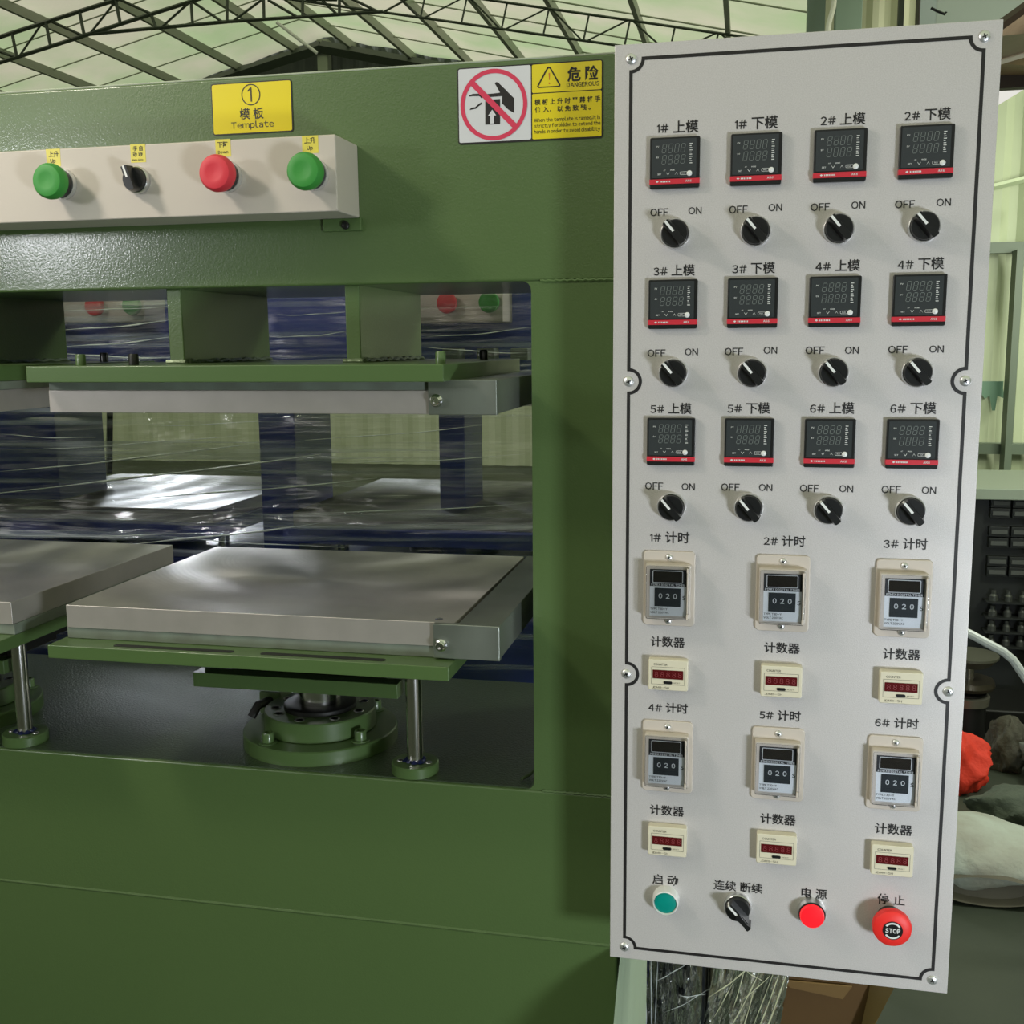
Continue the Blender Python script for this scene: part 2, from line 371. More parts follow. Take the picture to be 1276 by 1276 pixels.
# ---- stations
PER = .5425
def station(dx, bracket=True, full=True):
    P = press
    # upper half: ribs, green plate, strip, heating plate
    for x0, x1 in ((-.6755, -.6565), (-.4517, -.434)):
        MB().box(x0 + dx, x1 + dx, 1.19, 1.43, 1.480, ZB1 + .001).build('rib', MT['green'], P, .0015)
        b = MB(); b.tube([(x1 + dx + .002, 1.195 + .235 * i / 26, 1.4815 + .0012 * math.sin(i * 1.9)) for i in range(27)], [.0032 + .0008 * math.sin(i * 2.6) for i in range(27)], 6)
        b.tube([(x0 + dx - .003 + (x1 - x0 + .006) * i / 6, 1.188, 1.4815) for i in range(7)], .0035, 6)
        b.build('weld_seam', MT['bead'], P)
    MB().box(-.777 + dx, -.2993 + dx, 1.06, 1.44, 1.4621, 1.480).build('upper_plate', MT['green_smooth'], P, .001)
    for bx, by in ((-.735, 1.10), (-.672, 1.105), (-.3135, 1.10), (-.284, 1.36), (-.735, 1.38)):
        if bx > -.29: bx = -.33
        b = MB(); b.lathe([(0, .0), (.0055, 0), (.0055, .011), (.0045, .0125), (.0032, .0125), (.0032, .009), (0, .009)], (bx + dx, by, 1.480), 'Z', 18)
        b.build('socket_bolt', MT['black'] if by > 1.3 else (MT['dark'] if bx == -.672 else MT['green_smooth']), P)
    MB().box(-.771 + dx, -.2985 + dx, 1.09, 1.462, 1.4525, 1.462).build('insulation_strip', MT['strip'], P, .0005)
    MB().box(-.771 + dx, -.300 + dx, 1.0885, 1.462, 1.4275, 1.4525).build('upper_heating_plate', [MT['plate_edge']], P, .0008)
    # lower half
    zt = 1.163
    t = MB(); t.box(-.777 + dx, -.2998 + dx, 1.06, 1.44, zt - .0155, zt)
    t.build('lower_table', MT['green_smooth'], P, .001)
    for sa, sb_ in ((142, 291), (324, 480)):
        xa, xb = at(sa, 806, 1.072).x, at(sb_, 812, 1.072).x
        sl = MB(); sl.zslab(rrect(xa + dx, xb + dx, 1.068, 1.077, .0044), zt - .003, zt + .0004)
        sl.build('table_slot', MT['dark'], P)
    MB().box(-.772 + dx, -.300 + dx, 1.092, 1.461, zt + .0003, zt + .0132).build('insulation_strip', MT['strip'], P, .0005)
    pl = MB(); x0, x1, y0, y1 = -.7705 + dx, -.3005 + dx, 1.09, 1.462
    z0, z1 = zt + .0132, 1.2033
    pl.box(x0, x1, y0, y1, z0, z1); pl.mi = [0, 1, 0, 0, 0, 0]
    pl.build('lower_heating_plate', [MT['plate_edge'], MT['plate_top']], P, .0008)
    if bracket:
        for za, zb, nm in ((1.428, 1.463, 'bracket'), (1.1655, 1.2025, 'bracket')):
            b = MB(); b.box(-.2975 + dx, -.2505 + dx, 1.094, 1.47, za, zb)
            b.build(nm, MT['bracket'], P, .0012)
            b = MB(); b.box(-.3235 + dx, -.2500 + dx, 1.0845, 1.0935, za - (.0008), zb + .0006)
            e = b.build('end_bracket', MT['bracket'], P, .001)
            zc = za + .014
            b = MB(); b.lathe([(0, 0), (.0068, 0), (.0068, -.0012), (.0052, -.002), (.0052, -.0062), (.0044, -.0072), (.0028, -.0072), (.0028, -.004), (0, -.004)], (-.3145 + dx, 1.0845, zc), 'Y', 24)
            b.build('hex_bolt', MT['chrome'], e)
        b = MB(); b.lathe([(0, .0006), (.0028, .0006), (.0045, 0)], (-.322, 1.104, 1.2034), 'Z', 12); b.build('rivet', MT['chrome'], P)
    # crosshead bar, spacers, piston, cylinder
    zb = ZO + .0012
    a = at(240, 838, 1.2); c2 = at(495, 853, 1.2)
    MB().box(a.x + dx, c2.x + dx, 1.2, 1.222, c2.z - .0185, c2.z).build('crosshead', MT['green_smooth'], P, .001)
    MB().box(a.x + .04 + dx, c2.x - .04 + dx, 1.222, 1.37, c2.z - .0185, c2.z - .001).build('crosshead_plate', MT['dark'], P, .001)
    MB().box(a.x + .004 + dx, c2.x - .012 + dx, 1.224, 1.37, c2.z, zt - .0155).build('gap_blocker', MT['dark'], P)  # dark block added to keep light out of the gap under the table
    cx, cy = -.543 + dx, 1.292
    for qx in (-.085, .085):
        for qy in (-.058, .05):
            b = MB(); b.lathe([(.0045, 0), (.0045, zt - .0155 - c2.z)], (cx + qx + .005, cy + qy, c2.z), 'Z', 12); b.build('spacer_bolt', MT['green_smooth'], P)
    b = MB(); b.lathe([(.0275, 0), (.0275, c2.z - .0185 - zb - .045)], (cx, cy, zb + .045), 'Z', 48); b.build('piston', MT['chrome'], P)
    b = MB(); b.lathe([(.030, 0), (.0475, 0), (.0475, .006), (.0445, .0075), (.030, .0075)], (cx, cy, zb + .0445), 'Z', 48); b.build('gland_ring', MT['dark'], P)
    lo = MB(); lo.lathe([(.060, 0), (.1015, 0), (.1015, .0175), (.100, .019), (.060, .019)], (cx, cy, zb), 'Z', 72); lo.build('cylinder_flange', MT['green_smooth'], P)
    up = MB(); up.lathe([(.070, .018), (.0735, .020), (.0735, .043), (.072, .0448), (.040, .0448)], (cx, cy, zb), 'Z', 72)
    u = up.build('cylinder_collar', MT['green_smooth'], P)
    for ang in (-135, -95, -50, -10, 30, 100, 160, 200):
        hx = cx + .058 * math.cos(math.radians(ang)); hy = cy + .058 * math.sin(math.radians(ang))
        h = MB(); h.lathe([(0, .0), (.005, 0), (.0062, .0006), (.0066, 0.0)], (hx, hy, zb + .0450), 'Z', 16); h.build('bolt_hole', MT['zinc'], u)
    for ang in (-118, -33, 52, 150):
        hx = cx + .0865 * math.cos(math.radians(ang)); hy = cy + .0865 * math.sin(math.radians(ang))
        h = MB(); h.lathe([(.0115, 0), (.0115, .0015), (.0075, .002), (.0075, .0125), (.0066, .014), (.0042, .014), (.0042, .009), (0, .009)], (hx, hy, zb + .019), 'Z', 24)
        h.build('socket_bolt', MT['green_smooth'], P)
    h = MB(); h.box(cx - .098, cx - .066, cy + .02, cy + .06, zb + .019, zb + .052); h.build('hose_port', MT['green_smooth'], P, .003)
    h = MB(); h.tube([(cx - .082, cy + .02, zb + .04), (cx - .084, cy - .012, zb + .044), (cx - .09, cy - .02, zb + .03)], .006, 10); h.build('hose_fitting', MT['dark'], P)
    # guide rod and foot
    gx, gy = -.3865 + dx, 1.2085
    f = MB(); f.lathe([(.0100, .0105), (.0100, .013), (.0275, .013), (.0290, .0115), (.0290, 0)], (gx, gy, zb), 'Z', 48)
    ft = f.build('rod_foot', MT['green_smooth'], P)
    for sx in (-.018, .018):
        h = MB(); h.lathe([(0, .0), (.003, 0), (.004, .0005), (.0043, 0)], (gx + sx, gy - .003, zb + .0131), 'Z', 12); h.build('bolt_hole', MT['zinc'], ft)
    h = MB(); h.lathe([(.0098, 0), (.0098, zt - .0155 - zb)], (gx, gy, zb), 'Z', 32); h.build('guide_rod', MT['rod'], P)
    h = MB()
    for k in range(9):
        an = k * .7; h.lathe([(0, .0), (.0035 + .0012 * (k % 3), .001), (.0025, .0035), (0, .0045)], (gx + .0105 * math.cos(an), gy + .0105 * math.sin(an), zb + .0125), 'Z', 8)
    h.build('thread_paste', MT['wax'], P)
station(0)
station(-PER, bracket=False)
station(-2 * PER, bracket=False)

# ---- push button box on the beam
bz0, bz1 = 1.6402, 1.7185
bx = MB(); bx.box(-1.15, -.4270, 1.113, FY, bz0, bz1)
cb = bx.build('control_box', MT['box'], press, .0015); cb['label'] = 'cream enamelled push button box fixed along the green beam'
MB().box(-.470, -.424, FY - .004, FY, bz0 - .014, bz0).build('mounting_tab', MT['green_smooth'], press, .0008)
q = at(431, 281, FY - .004); sb = MB(); sb.lathe([(0, -.004), (.003, -.004), (.0045, -.003), (.0045, 0)], (q.x, q.y, q.z), 'Y', 16); sb.build('tab_bolt', MT['dark'], press)
def mushroom(px, py, m_, label):
    c = at(px, py, 1.083)
    k = MB(); k.lathe([(.0155, 1.113 - c.y), (.0155, .013), (.0135, .013)], c, 'Y', 32)
    o = k.build('mushroom_button', MT['black'], press); o['label'] = label
    k = MB(); k.lathe([(.0125, .012), (.0165, .0125), (.0185, .011), (.0193, .006), (.0188, .0015), (.0165, -.002), (.0115, -.0035), (.0085, -.003), (.004, -.0022), (0, -.002)], c, 'Y', 48)
    k.build('button_cap', m_, o)
    k = MB(); k.lathe([(.0163, .0), (.0163, .007), (.0155, .007)], (c.x, 1.113 - .0075, c.z), 'Y', 32); k.build('button_collar', MT['zinc'], o)
mushroom(59, 225, MT['greencap'], 'green mushroom push button at the left of the cream box')
mushroom(268, 215, MT['redcap'], 'red mushroom push button on the cream box')
mushroom(378, 212.5, MT['greencap'], 'green mushroom push button nearest the right end of the cream box')
mushroom(-150, 233, MT['redcap'], 'red mushroom push button')

def knob_parts(parent_builder, ang, mast=None):
    pass
def selector(loc, ang, parent, big=1.0):
    """22 mm selector: metal collar, black round body, ridge handle with a white pointer. Returns the collar (part)"""
    c = Vector(loc)
    k = MB(); k.lathe([(.0146, 0), (.0146, -.004), (.0142, -.0062), (.0134, -.0070), (.0124, -.004)], c, 'Y', 40)
    o = k.build('selector_switch', MT['collar'], parent)
    k = MB(); k.lathe([(.0128, -.003), (.0128, -.0115), (.0121, -.0125), (0, -.0125)], c, 'Y', 40)
    ca, sa = math.cos(math.radians(ang)), math.sin(math.radians(ang))
    def L(u, v, y): return (c.x + u * ca - v * sa, c.y + y, c.z + u * sa + v * ca)
    hw, ln = .0038, .0132
    vs = []
    for y, s_ in ((-.0115, 1.25), (-.0235, .85)):
        for u, v in ((ln * .97, hw * s_), (ln, hw * .6 * s_), (ln, -hw * .6 * s_), (ln * .97, -hw * s_), (-ln * .97, -hw * s_), (-ln * 1.02, -hw * .6 * s_), (-ln * 1.02, hw * .6 * s_), (-ln * .97, hw * s_)):
            vs.append(L(u, v, y))
    k.add(vs, [list(range(8))[::-1], list(range(8, 16))] + [[i, (i + 1) % 8, 8 + (i + 1) % 8, 8 + i] for i in range(8)])
    k.build('knob', MT['black'], o)
    k = MB(); w_ = .0012
    k.add([L(.0005, w_, -.0239), L(.0005, -w_, -.0239), L(.0131, -w_, -.0239), L(.0131, w_, -.0239)], [(0, 1, 2, 3)])
    k.add([L(.01335, w_, -.0236), L(.01335, -w_, -.0236), L(.0139, -w_, -.0150), L(.0139, w_, -.0150)], [(0, 1, 2, 3)])
    k.build('pointer_line', MT['white'], o)
    return o
q = at(173, 225, 1.113)
s1 = selector((q.x, 1.113, q.z), 108, press); s1['label'] = 'black selector switch between the green and red mushroom buttons'

def sticker(px0, py0, px1, py1, lines, nm='button_sticker'):
    Y = 1.1128; a = at(px0, py0, Y); b = at(px1, py1, Y)
    k = MB(); k.slab([(a.x, b.z), (b.x, b.z), (b.x, a.z), (a.x, a.z)], Y, 1.1131); o = k.build(nm, MT['yellow_small'], press)
    t = MB()
    for s_, cx, cy, wpx in lines:
        p = at(cx, cy, Y - .0002); t.text(s_, p.x, p.z, Y - .0002, width=wpx * Y / FPX, bold=.02)
    t.build('lettering', MT['ink'], o)
sticker(57, 186, 76, 207, [('上升', 66.5, 192, 15), ('Up', 66, 201, 8)])
sticker(162, 180, 182, 202, [('手 自', 171.5, 185, 14), ('动 动', 171.5, 192.5, 14), ('Manu  Auto', 171.5, 199, 16)])
sticker(268, 174, 288, 195, [('下降', 277.5, 180, 15), ('Down', 278, 189.5, 14)])
sticker(376, 169.5, 397, 190.5, [('上升', 386, 175, 15), ('Up', 386, 185, 8)])

# ---- yellow template sign on the beam
SY = FY - .0008
def flat_part(name, m_, parent, fn):
    k = MB(); fn(k); return k.build(name, m_, parent, smooth=False, recalc=False)
a = at(262.5, 105, SY); b = at(365.5, 163, SY); c_ = at(267, 169.5, SY)
X0, X1, Z1, Z0 = a.x, b.x, a.z, at(268, 169, SY).z
k = MB(); k.slab(rrect(X0, X1, Z0, Z1, .003), SY, FY + .001); sg = k.build('template_sign', MT['ink'], press); sg['label'] = 'yellow number one template sign on the green beam'
e = .0012
k = MB(); k.slab(rrect(X0 + e, X1 - e, Z0 + e, Z1 - e, .002), SY - .0003, SY); k.build('sign_face', MT['yellow'], sg)
k = MB(); y = SY - .0005; p = at(312.5, 118, y)
k.ring_flat(circ(p.x, p.z, .0115), circ(p.x, p.z, .0103), y)
k.add([(p.x - .0005, y, p.z - .0075), (p.x + .0012, y, p.z - .0075), (p.x + .0012, y, p.z + .0078), (p.x - .0005, y, p.z + .0078)], [(0, 1, 2, 3)])
k.add([(p.x - .0005, y, p.z + .0078), (p.x - .0036, y, p.z + .0048), (p.x - .0036, y, p.z + .0032), (p.x - .0005, y, p.z + .0056)], [(0, 1, 2, 3)])
p = at(313.5, 141.5, y); k.text('模 板', p.x, p.z, y, width=33 * FY / FPX, bold=.015)
p = at(314.5, 156, y); k.text('Template', p.x, p.z, y, width=59 * FY / FPX, squash=.0095, bold=.01)
k.build('lettering', MT['ink'], sg, smooth=False)

# ---- danger sign
def S(zx, zy, y): return at(560 + zx / 6.38, 70 + zy / 6.38, y)
a = S(62, 98, SY); b = S(1218, 645, SY); Z0 = S(72, 705, SY).z
k = MB(); k.slab(rrect(a.x, b.x, Z0, a.z, .003), SY, FY + .001); dsg = k.build('danger_sign', MT['ink'], press); dsg['label'] = 'white and yellow danger sign with a crossed out hand'
xm = S(652, 300, SY).x; zt_ = a.z; zb_ = Z0
zm = S(940, 282, SY).z
k = MB(); k.slab(rrect(a.x + e, xm - .0005, zb_ + e + .0006, zt_ - e, .002), SY - .0003, SY); k.build('white_field', MT['stickerwhite'], dsg)
k = MB(); k.slab(rrect(xm + .0008, b.x - e, zm + .0005, zt_ - e, .0015), SY - .0003, SY); k.slab(rrect(xm + .0008, b.x - e, zb_ + e + .0006, zm - .0005, .0015), SY - .0003, SY); k.build('yellow_field', MT['yellow'], dsg)
y = SY - .0005
def poly(k, pts, y):
    k.flat([(S(u, v, y).x, S(u, v, y).z) for u, v in pts], y)
k = MB()
poly(k, [(285, 348), (403, 340), (403, 540), (285, 545)], y)                                # ram
poly(k, [(360, 215), (375, 205), (390, 212), (445, 265), (514, 335), (514, 452), (468, 425), (418, 375), (420, 318), (330, 325), (250, 333), (242, 312), (300, 302), (390, 292), (402, 290), (380, 250)], y)  # hand
poly(k, [(155, 322), (158, 312), (185, 300), (240, 298), (262, 308), (262, 332), (235, 318), (185, 318)], y)
poly(k, [(160, 428), (172, 410), (205, 405), (235, 378), (255, 366), (256, 382), (235, 396), (210, 418)], y)
k.build('hand_pictogram', MT['ink'], dsg, smooth=False)
k = MB(); y2 = y - .0002
p = S(352, 386, y2); ro, ri = .0367, .0322
k.ring_flat(circ(p.x, p.z, ro, 64), circ(p.x, p.z, ri, 64), y2)
d = Vector((1, -1)).normalized(); nrm = Vector((-d.y, d.x)) * .0030; dd = d * .0335
k.flat([(p.x - dd.x + nrm.x, p.z - dd.y + nrm.y), (p.x - dd.x - nrm.x, p.z - dd.y - nrm.y), (p.x + dd.x - nrm.x, p.z + dd.y - nrm.y), (p.x + dd.x + nrm.x, p.z + dd.y + nrm.y)], y2 - .0001)
k.build('prohibition_ring', MT['signred'], dsg, smooth=False)
k = MB(); poly(k, [(340, 425), (372, 470), (354, 471), (354, 535), (324, 537), (324, 474), (306, 475)], y2 - .0003); k.build('arrow', MT['stickerwhite'], dsg, smooth=False)
k = MB()
tri = [(790, 82), (806, 90), (884, 228), (878, 243), (708, 254), (696, 240), (776, 90)]
tin = [(791, 96), (800, 102), (871, 230), (868, 235), (716, 244), (710, 238), (783, 102)]
k.ring_flat([(S(u, v, y).x, S(u, v, y).z) for u, v in tri], [(S(u, v, y).x, S(u, v, y).z) for u, v in tin], y)
pw = FY / FPX
for s_, u, v, wd, bd, sq in (('危 险', 1060, 138, 37.5, .03, .0155), ('DANGEROUS', 1062, 222, 39.5, .012, .0046),
                        ('模 板 上 升 时 严 禁 将 手', 938, 352, 80, .02, .0062), ('伸 入， 以 免 致 残 。', 900, 416, 68, .02, .0062),
                        ('When the template is ramed,it is', 935, 500, 80.5, .012, .0052), ('strictly forbidden to extend the', 937, 545, 80.5, .012, .0052),
                        ('hands in order to avoid disability', 935, 592, 80.5, .012, .0052)):
    p = S(u, v, y); k.text(s_, p.x, p.z, y, width=wd * pw, bold=bd, squash=sq)
k.build('lettering', MT['ink'], dsg, smooth=False)
k = MB(); poly(k, [(788, 134), (800, 133), (797, 190), (792, 190)], y); p = S(794, 216, y); k.flat(circ(p.x, p.z, .0009, 12), y)
k.build('exclamation_mark', mat('orange print', (.55, .16, .02), .4), dsg, smooth=False)

# ================================================================== THE CONTROL CABINET
PY = 1.1
PX0, PX1, PZ0, PZ1 = -.1323, .2190, .8290, 1.7849
cabn = thing('control_cabinet', (.0434, 1.2, PZ0), 'silver control cabinet with black bordered front panel beside the green press', 'cabinet')
MB().box(PX0 + .006, PX1 - .012, PY + .003, 1.34, PZ0 + .012, PZ1 - .012).build('cabinet_body', MT['panel_edge'], cabn, .002)
k = MB(); k.box(PX0, PX1, PY, PY + .003, PZ0, PZ1); k.build('front_panel', MT['panel'], cabn, .0006)
def pp(px, py, off=0): return at(px, py, PY - off)
# border line with notches round the screws
scr = [pp(786, 74), pp(1229, 45), pp(1202, 474), pp(1179.5, 861), pp(1163, 1221), pp(778, 1180), pp(780, 840), pp(784.5, 476)]
sxl = (scr[0].x + scr[5].x + scr[6].x + scr[7].x) / 4; sxr = (scr[1].x + scr[2].x + scr[3].x + scr[4].x) / 4
szt = (scr[0].z + scr[1].z) / 2; szb = (scr[4].z + scr[5].z) / 2
sm1 = (scr[2].z + scr[7].z) / 2; sm2 = (scr[3].z + scr[6].z) / 2
RN = .0118
path = []
def arc(cx, cz, a0, a1, n=12):
    for i in range(n + 1):
        a_ = math.radians(a0 + (a1 - a0) * i / n); path.append((cx + RN * math.cos(a_), cz + RN * math.sin(a_)))
arc(sxl, szt, -90, 0); arc(sxr, szt, 180, 270); arc(sxr, sm1, 90, 270, 20); arc(sxr, sm2, 90, 270, 20); arc(sxr, szb, 90, 180)
arc(sxl, szb, 0, 90); arc(sxl, sm2, -90, 90, 20); arc(sxl, sm1, -90, 90, 20)
hw = .00165; nP = len(path); oL = []; iL = []
for i in range(nP):
    a_ = Vector(path[i]); b_ = Vector(path[(i + 1) % nP]); p_ = Vector(path[i - 1])
    d1 = (a_ - p_).normalized(); d2 = (b_ - a_).normalized(); n1 = Vector((-d1.y, d1.x)); n2 = Vector((-d2.y, d2.x))
    nn = (n1 + n2); nn = nn.normalized() if nn.length > .1 else n1
    kf = min(1.5, 1 / max(.35, nn.dot(n1)))
    oL.append(tuple(a_ + nn * hw * kf)); iL.append(tuple(a_ - nn * hw * kf))
k = MB(); k.ring_flat(oL, iL, PY - .0002); k.build('border_line', MT['ink'], cabn, smooth=False)
# screws
def screw_mesh(r, parent, loc, name='screw'):
    k = MB(); k.lathe([(r, 0), (r, -.0005), (r * .93, -.0011), (r * .7, -.0019), (r * .35, -.0024), (0, -.0025)], (0, 0, 0), 'Y', 24); k.cur = 1
    for a_ in (.4, .4 + math.pi / 2):
        c2, s2 = math.cos(a_), math.sin(a_); u = r * .45; v = r * .11
        k.add([(u * c2 - v * s2, -.0026, u * s2 + v * c2), (u * c2 + v * s2, -.0026, u * s2 - v * c2), (-u * c2 + v * s2, -.0026, -u * s2 - v * c2), (-u * c2 - v * s2, -.0026, -u * s2 + v * c2)], [(0, 1, 2, 3)])
    o = k.build(name, [MT['zinc'], MT['black']], None); o.parent = parent; o.location = loc
    return o
croot = cabn.location
sc0 = screw_mesh(.0052, cabn, Vector((sxl, PY, szt)) - croot)
for x_, z_ in ((sxr, szt), (sxr, sm1), (sxr, sm2), (sxr, szb), (sxl, szb), (sxl, sm2), (sxl, sm1)):
    copy_part(sc0, cabn, Vector((x_, PY, z_)) - croot)

# ---- temperature controllers
GX = (-.0728, .0042, .0813, .1580); GZ = (1.6718, 1.5369, 1.4007)
def make_controller():
    k = MB(); k.slab(rrect(-.024, .024, -.024, .024, .0015), -.0055, 0)
    o = k.build('temperature_controller', MT['black'], None, .0008)
    k = MB(); k.slab(rrect(-.0222, .0208, -.0140, .0222, .0010), -.0060, -.005); k.build('display_face', MT['face'], o)
    k = MB(); k.box(-.0241, .0241, -.0061, 0, -.0200, -.0152); k.build('red_strip', MT['redstrip'], o)
    k = MB(); y = -.0063
    for z_ in (.0133, .0029):
        for j in range(4):
            cx = -.0100 + j * .0060; w_, h_, t_ = .0018, .0040, .00045; sk = .0006
            for (xa, za, xb, zb2) in ((-w_, h_, w_, h_), (-w_, 0, w_, 0), (-w_, -h_, w_, -h_), (-w_, 0, -w_, h_), (w_, 0, w_, h_), (-w_, -h_, -w_, 0), (w_, -h_, w_, 0)):
                ax, bx_ = cx + xa + sk * za / h_, cx + xb + sk * zb2 / h_
                az, bz = z_ + za, z_ + zb2
                dx_, dz_ = bx_ - ax, bz - az; L_ = math.hypot(dx_, dz_); ux, uz = dx_ / L_, dz_ / L_
                ax += ux * .0004; az += uz * .0004; bx_ -= ux * .0004; bz -= uz * .0004
                nx, nz = -uz * t_ / 2, ux * t_ / 2
                k.flat([(ax + nx, az + nz), (ax - nx, az - nz), (bx_ - nx, bz - nz), (bx_ + nx, bz + nz)], y)
    k.build('display_digits', MT['ghost'], o, smooth=False)
    k = MB()
    k.text('PV', -.0165, .0152, y, width=.0026, bold=.02); k.text('SV', -.0165, .0052, y, width=.0026, bold=.02)
    for j in range(10):
        zc = .0170 - j * .0020; wd = (.0028, .0018, .0024)[j % 3]
        k.flat([(.0142, zc - .00035), (.0142 + wd, zc - .00035), (.0142 + wd, zc + .00035), (.0142, zc + .00035)], y)
    k.text('SET', -.0145, -.0106, y, width=.0036, bold=.02); k.text('AT', -.0095, -.0070, y, width=.0020, bold=.02); k.text('MODE', -.0020, -.0070, y, width=.0042, bold=.02)
    for cx, s_ in ((-.0062, 1), (.0018, -1)):
        for sg_ in (-1, 1):
            k.flat([(cx, -.0106 - .001 * s_), (cx + sg_ * .0014, -.0106 + .0010 * s_), (cx + sg_ * .0014, -.0102 + .0012 * s_), (cx, -.0100 - .001 * s_)], y)
    k.ring_flat(rrect(.0052, .0125, -.0118, -.0088, .001, 3), rrect(.0055, .0122, -.0115, -.0091, .0008, 3), y)
    k.text('RUN', .0085, -.0103, y, width=.003, bold=.01)
    k.flat([(-.0180, -.0176), (-.0166, -.0186), (-.0150, -.0176), (-.0166, -.0166)], y)
    for j in range(7): k.flat([(-.0140 + j * .0015, -.0184), (-.0130 + j * .0015, -.0184), (-.0130 + j * .0015, -.0169), (-.0140 + j * .0015, -.0169)], y)
    k.text('AK6', .0135, -.0176, y, width=.0058, bold=.02)
    k.build('lettering', MT['whitep'], o, smooth=False)
    k = MB(); k.lathe([(.0026, 0), (.0026, -.0008), (.0020, -.0013), (0, -.0015)], (.0143, -.006, -.0106), 'Y', 20); k.build('round_key', MT['white'], o)
    return o
ctl = make_controller()
names = [('1#', '2#'), ('3#', '4#'), ('5#', '6#')]
first = True
for r_ in range(3):
    for c4 in range(4):
        nmb = names[r_][c4 // 2]; ud = '上模' if c4 % 2 == 0 else '下模'
        loc = Vector((GX[c4], PY, GZ[r_])) - croot
        lab = 'black temperature controller with red strip under the caption ' + nmb + ' ' + ud
        if first: ctl.parent = cabn; ctl.location = loc; ctl['label'] = lab; first = False
        else: copy_part(ctl, cabn, loc, lab)

# ---- captions
PW = PY / FPX
def caption(txt, px, py, wpx, m_='ink', bold=.0, name='caption'):
    p = pp(px, py, .0003); k = MB(); k.text(txt, p.x, p.z, p.y, width=pp(px + wpx / 2, py).x - pp(px - wpx / 2, py).x, bold=bold)
    return k.build(name, MT[m_], cabn, smooth=False)
for txt, px, py in (('1# 上模', 844.5, 158), ('1# 下模', 942.5, 153), ('2# 上模', 1050.5, 148.5), ('2# 下模', 1156, 142.5),
                    ('3# 上模', 840, 337), ('3# 下模', 939, 334), ('4# 上模', 1044, 331), ('4# 下模', 1147.5, 328.5),
                    ('5# 上模', 836, 509), ('5# 下模', 933, 508.5), ('6# 上模', 1037, 508.5), ('6# 下模', 1138, 508.5)):
    caption(txt, px, py, 51.5 + (px - 840) * .020, bold=.016)
for txt, px, py in (('1# 计时', 834.5, 669.5), ('2# 计时', 977.5, 674), ('3# 计时', 1128.5, 677.5), ('4# 计时', 832.5, 882), ('5# 计时', 972, 891.5), ('6# 计时', 1117.5, 901)):
    caption(txt, px, py, 49 + (px - 834) * .020, bold=.018)
for px, py in ((832, 800), (974.5, 807.5), (1123.5, 815.5), (831, 1010), (969.5, 1021), (1113.5, 1033.5)):
    caption('计数器', px, py, 42.5 + (px - 834) * .016, bold=.018)
caption('启 动', 829, 1096.5, 32, bold=.014); caption('连续 断续', 919.5, 1105, 61, bold=.014); caption('电 源', 1014.5, 1113.5, 32, bold=.014); caption('停 止', 1110.5, 1121, 34.5, bold=.014)
for o_, n_ in (((821.5, 264.5), (866, 262.5)), ((920, 261), (966, 258.5)), ((1022, 258), (1069.5, 255.5)), ((1127.5, 254.5), (1176, 252)),
               ((818, 440), (861.5, 438.5)), ((914.5, 438), (960, 436.5)), ((1015.5, 436.5), (1061.5, 436.5)), ((1119, 435.5), (1167, 435)),
               ((815, 605.5), (857.5, 606.5)), ((910, 607), (954, 607.5)), ((1008.5, 608.5), (1054.5, 609)), ((1110.5, 610), (1157.5, 611))):
    g = 1 + (o_[0] - 820) * .0003
    caption('OFF', o_[0], o_[1], 22.5 * g, bold=.012, name='switch_caption'); caption('ON', n_[0], n_[1], 16.5 * g, bold=.012, name='switch_caption')

# ---- selector switches
KZ = (1.6042, 1.4690, 1.3360)
ks = []
for r_ in range(3):
    for c4 in range(4):
        q = {0: [(840, 290), (940, 287), (1043, 284), (1151, 281)], 1: [(836, 465), (935, 465), (1036, 464), (1142, 464)], 2: [(834, 633), (930, 634), (1030, 637), (1135, 638)]}[r_][c4]
        p = at(q[0], q[1], PY - .012)
        o = selector((GX[c4] + .0012 - croot.x + croot.x, PY, p.z), 130, cabn)
        o['label'] = 'black selector switch turned to OFF below controller %s %s' % (names[r_][c4 // 2], '上模' if c4 % 2 == 0 else '下模')

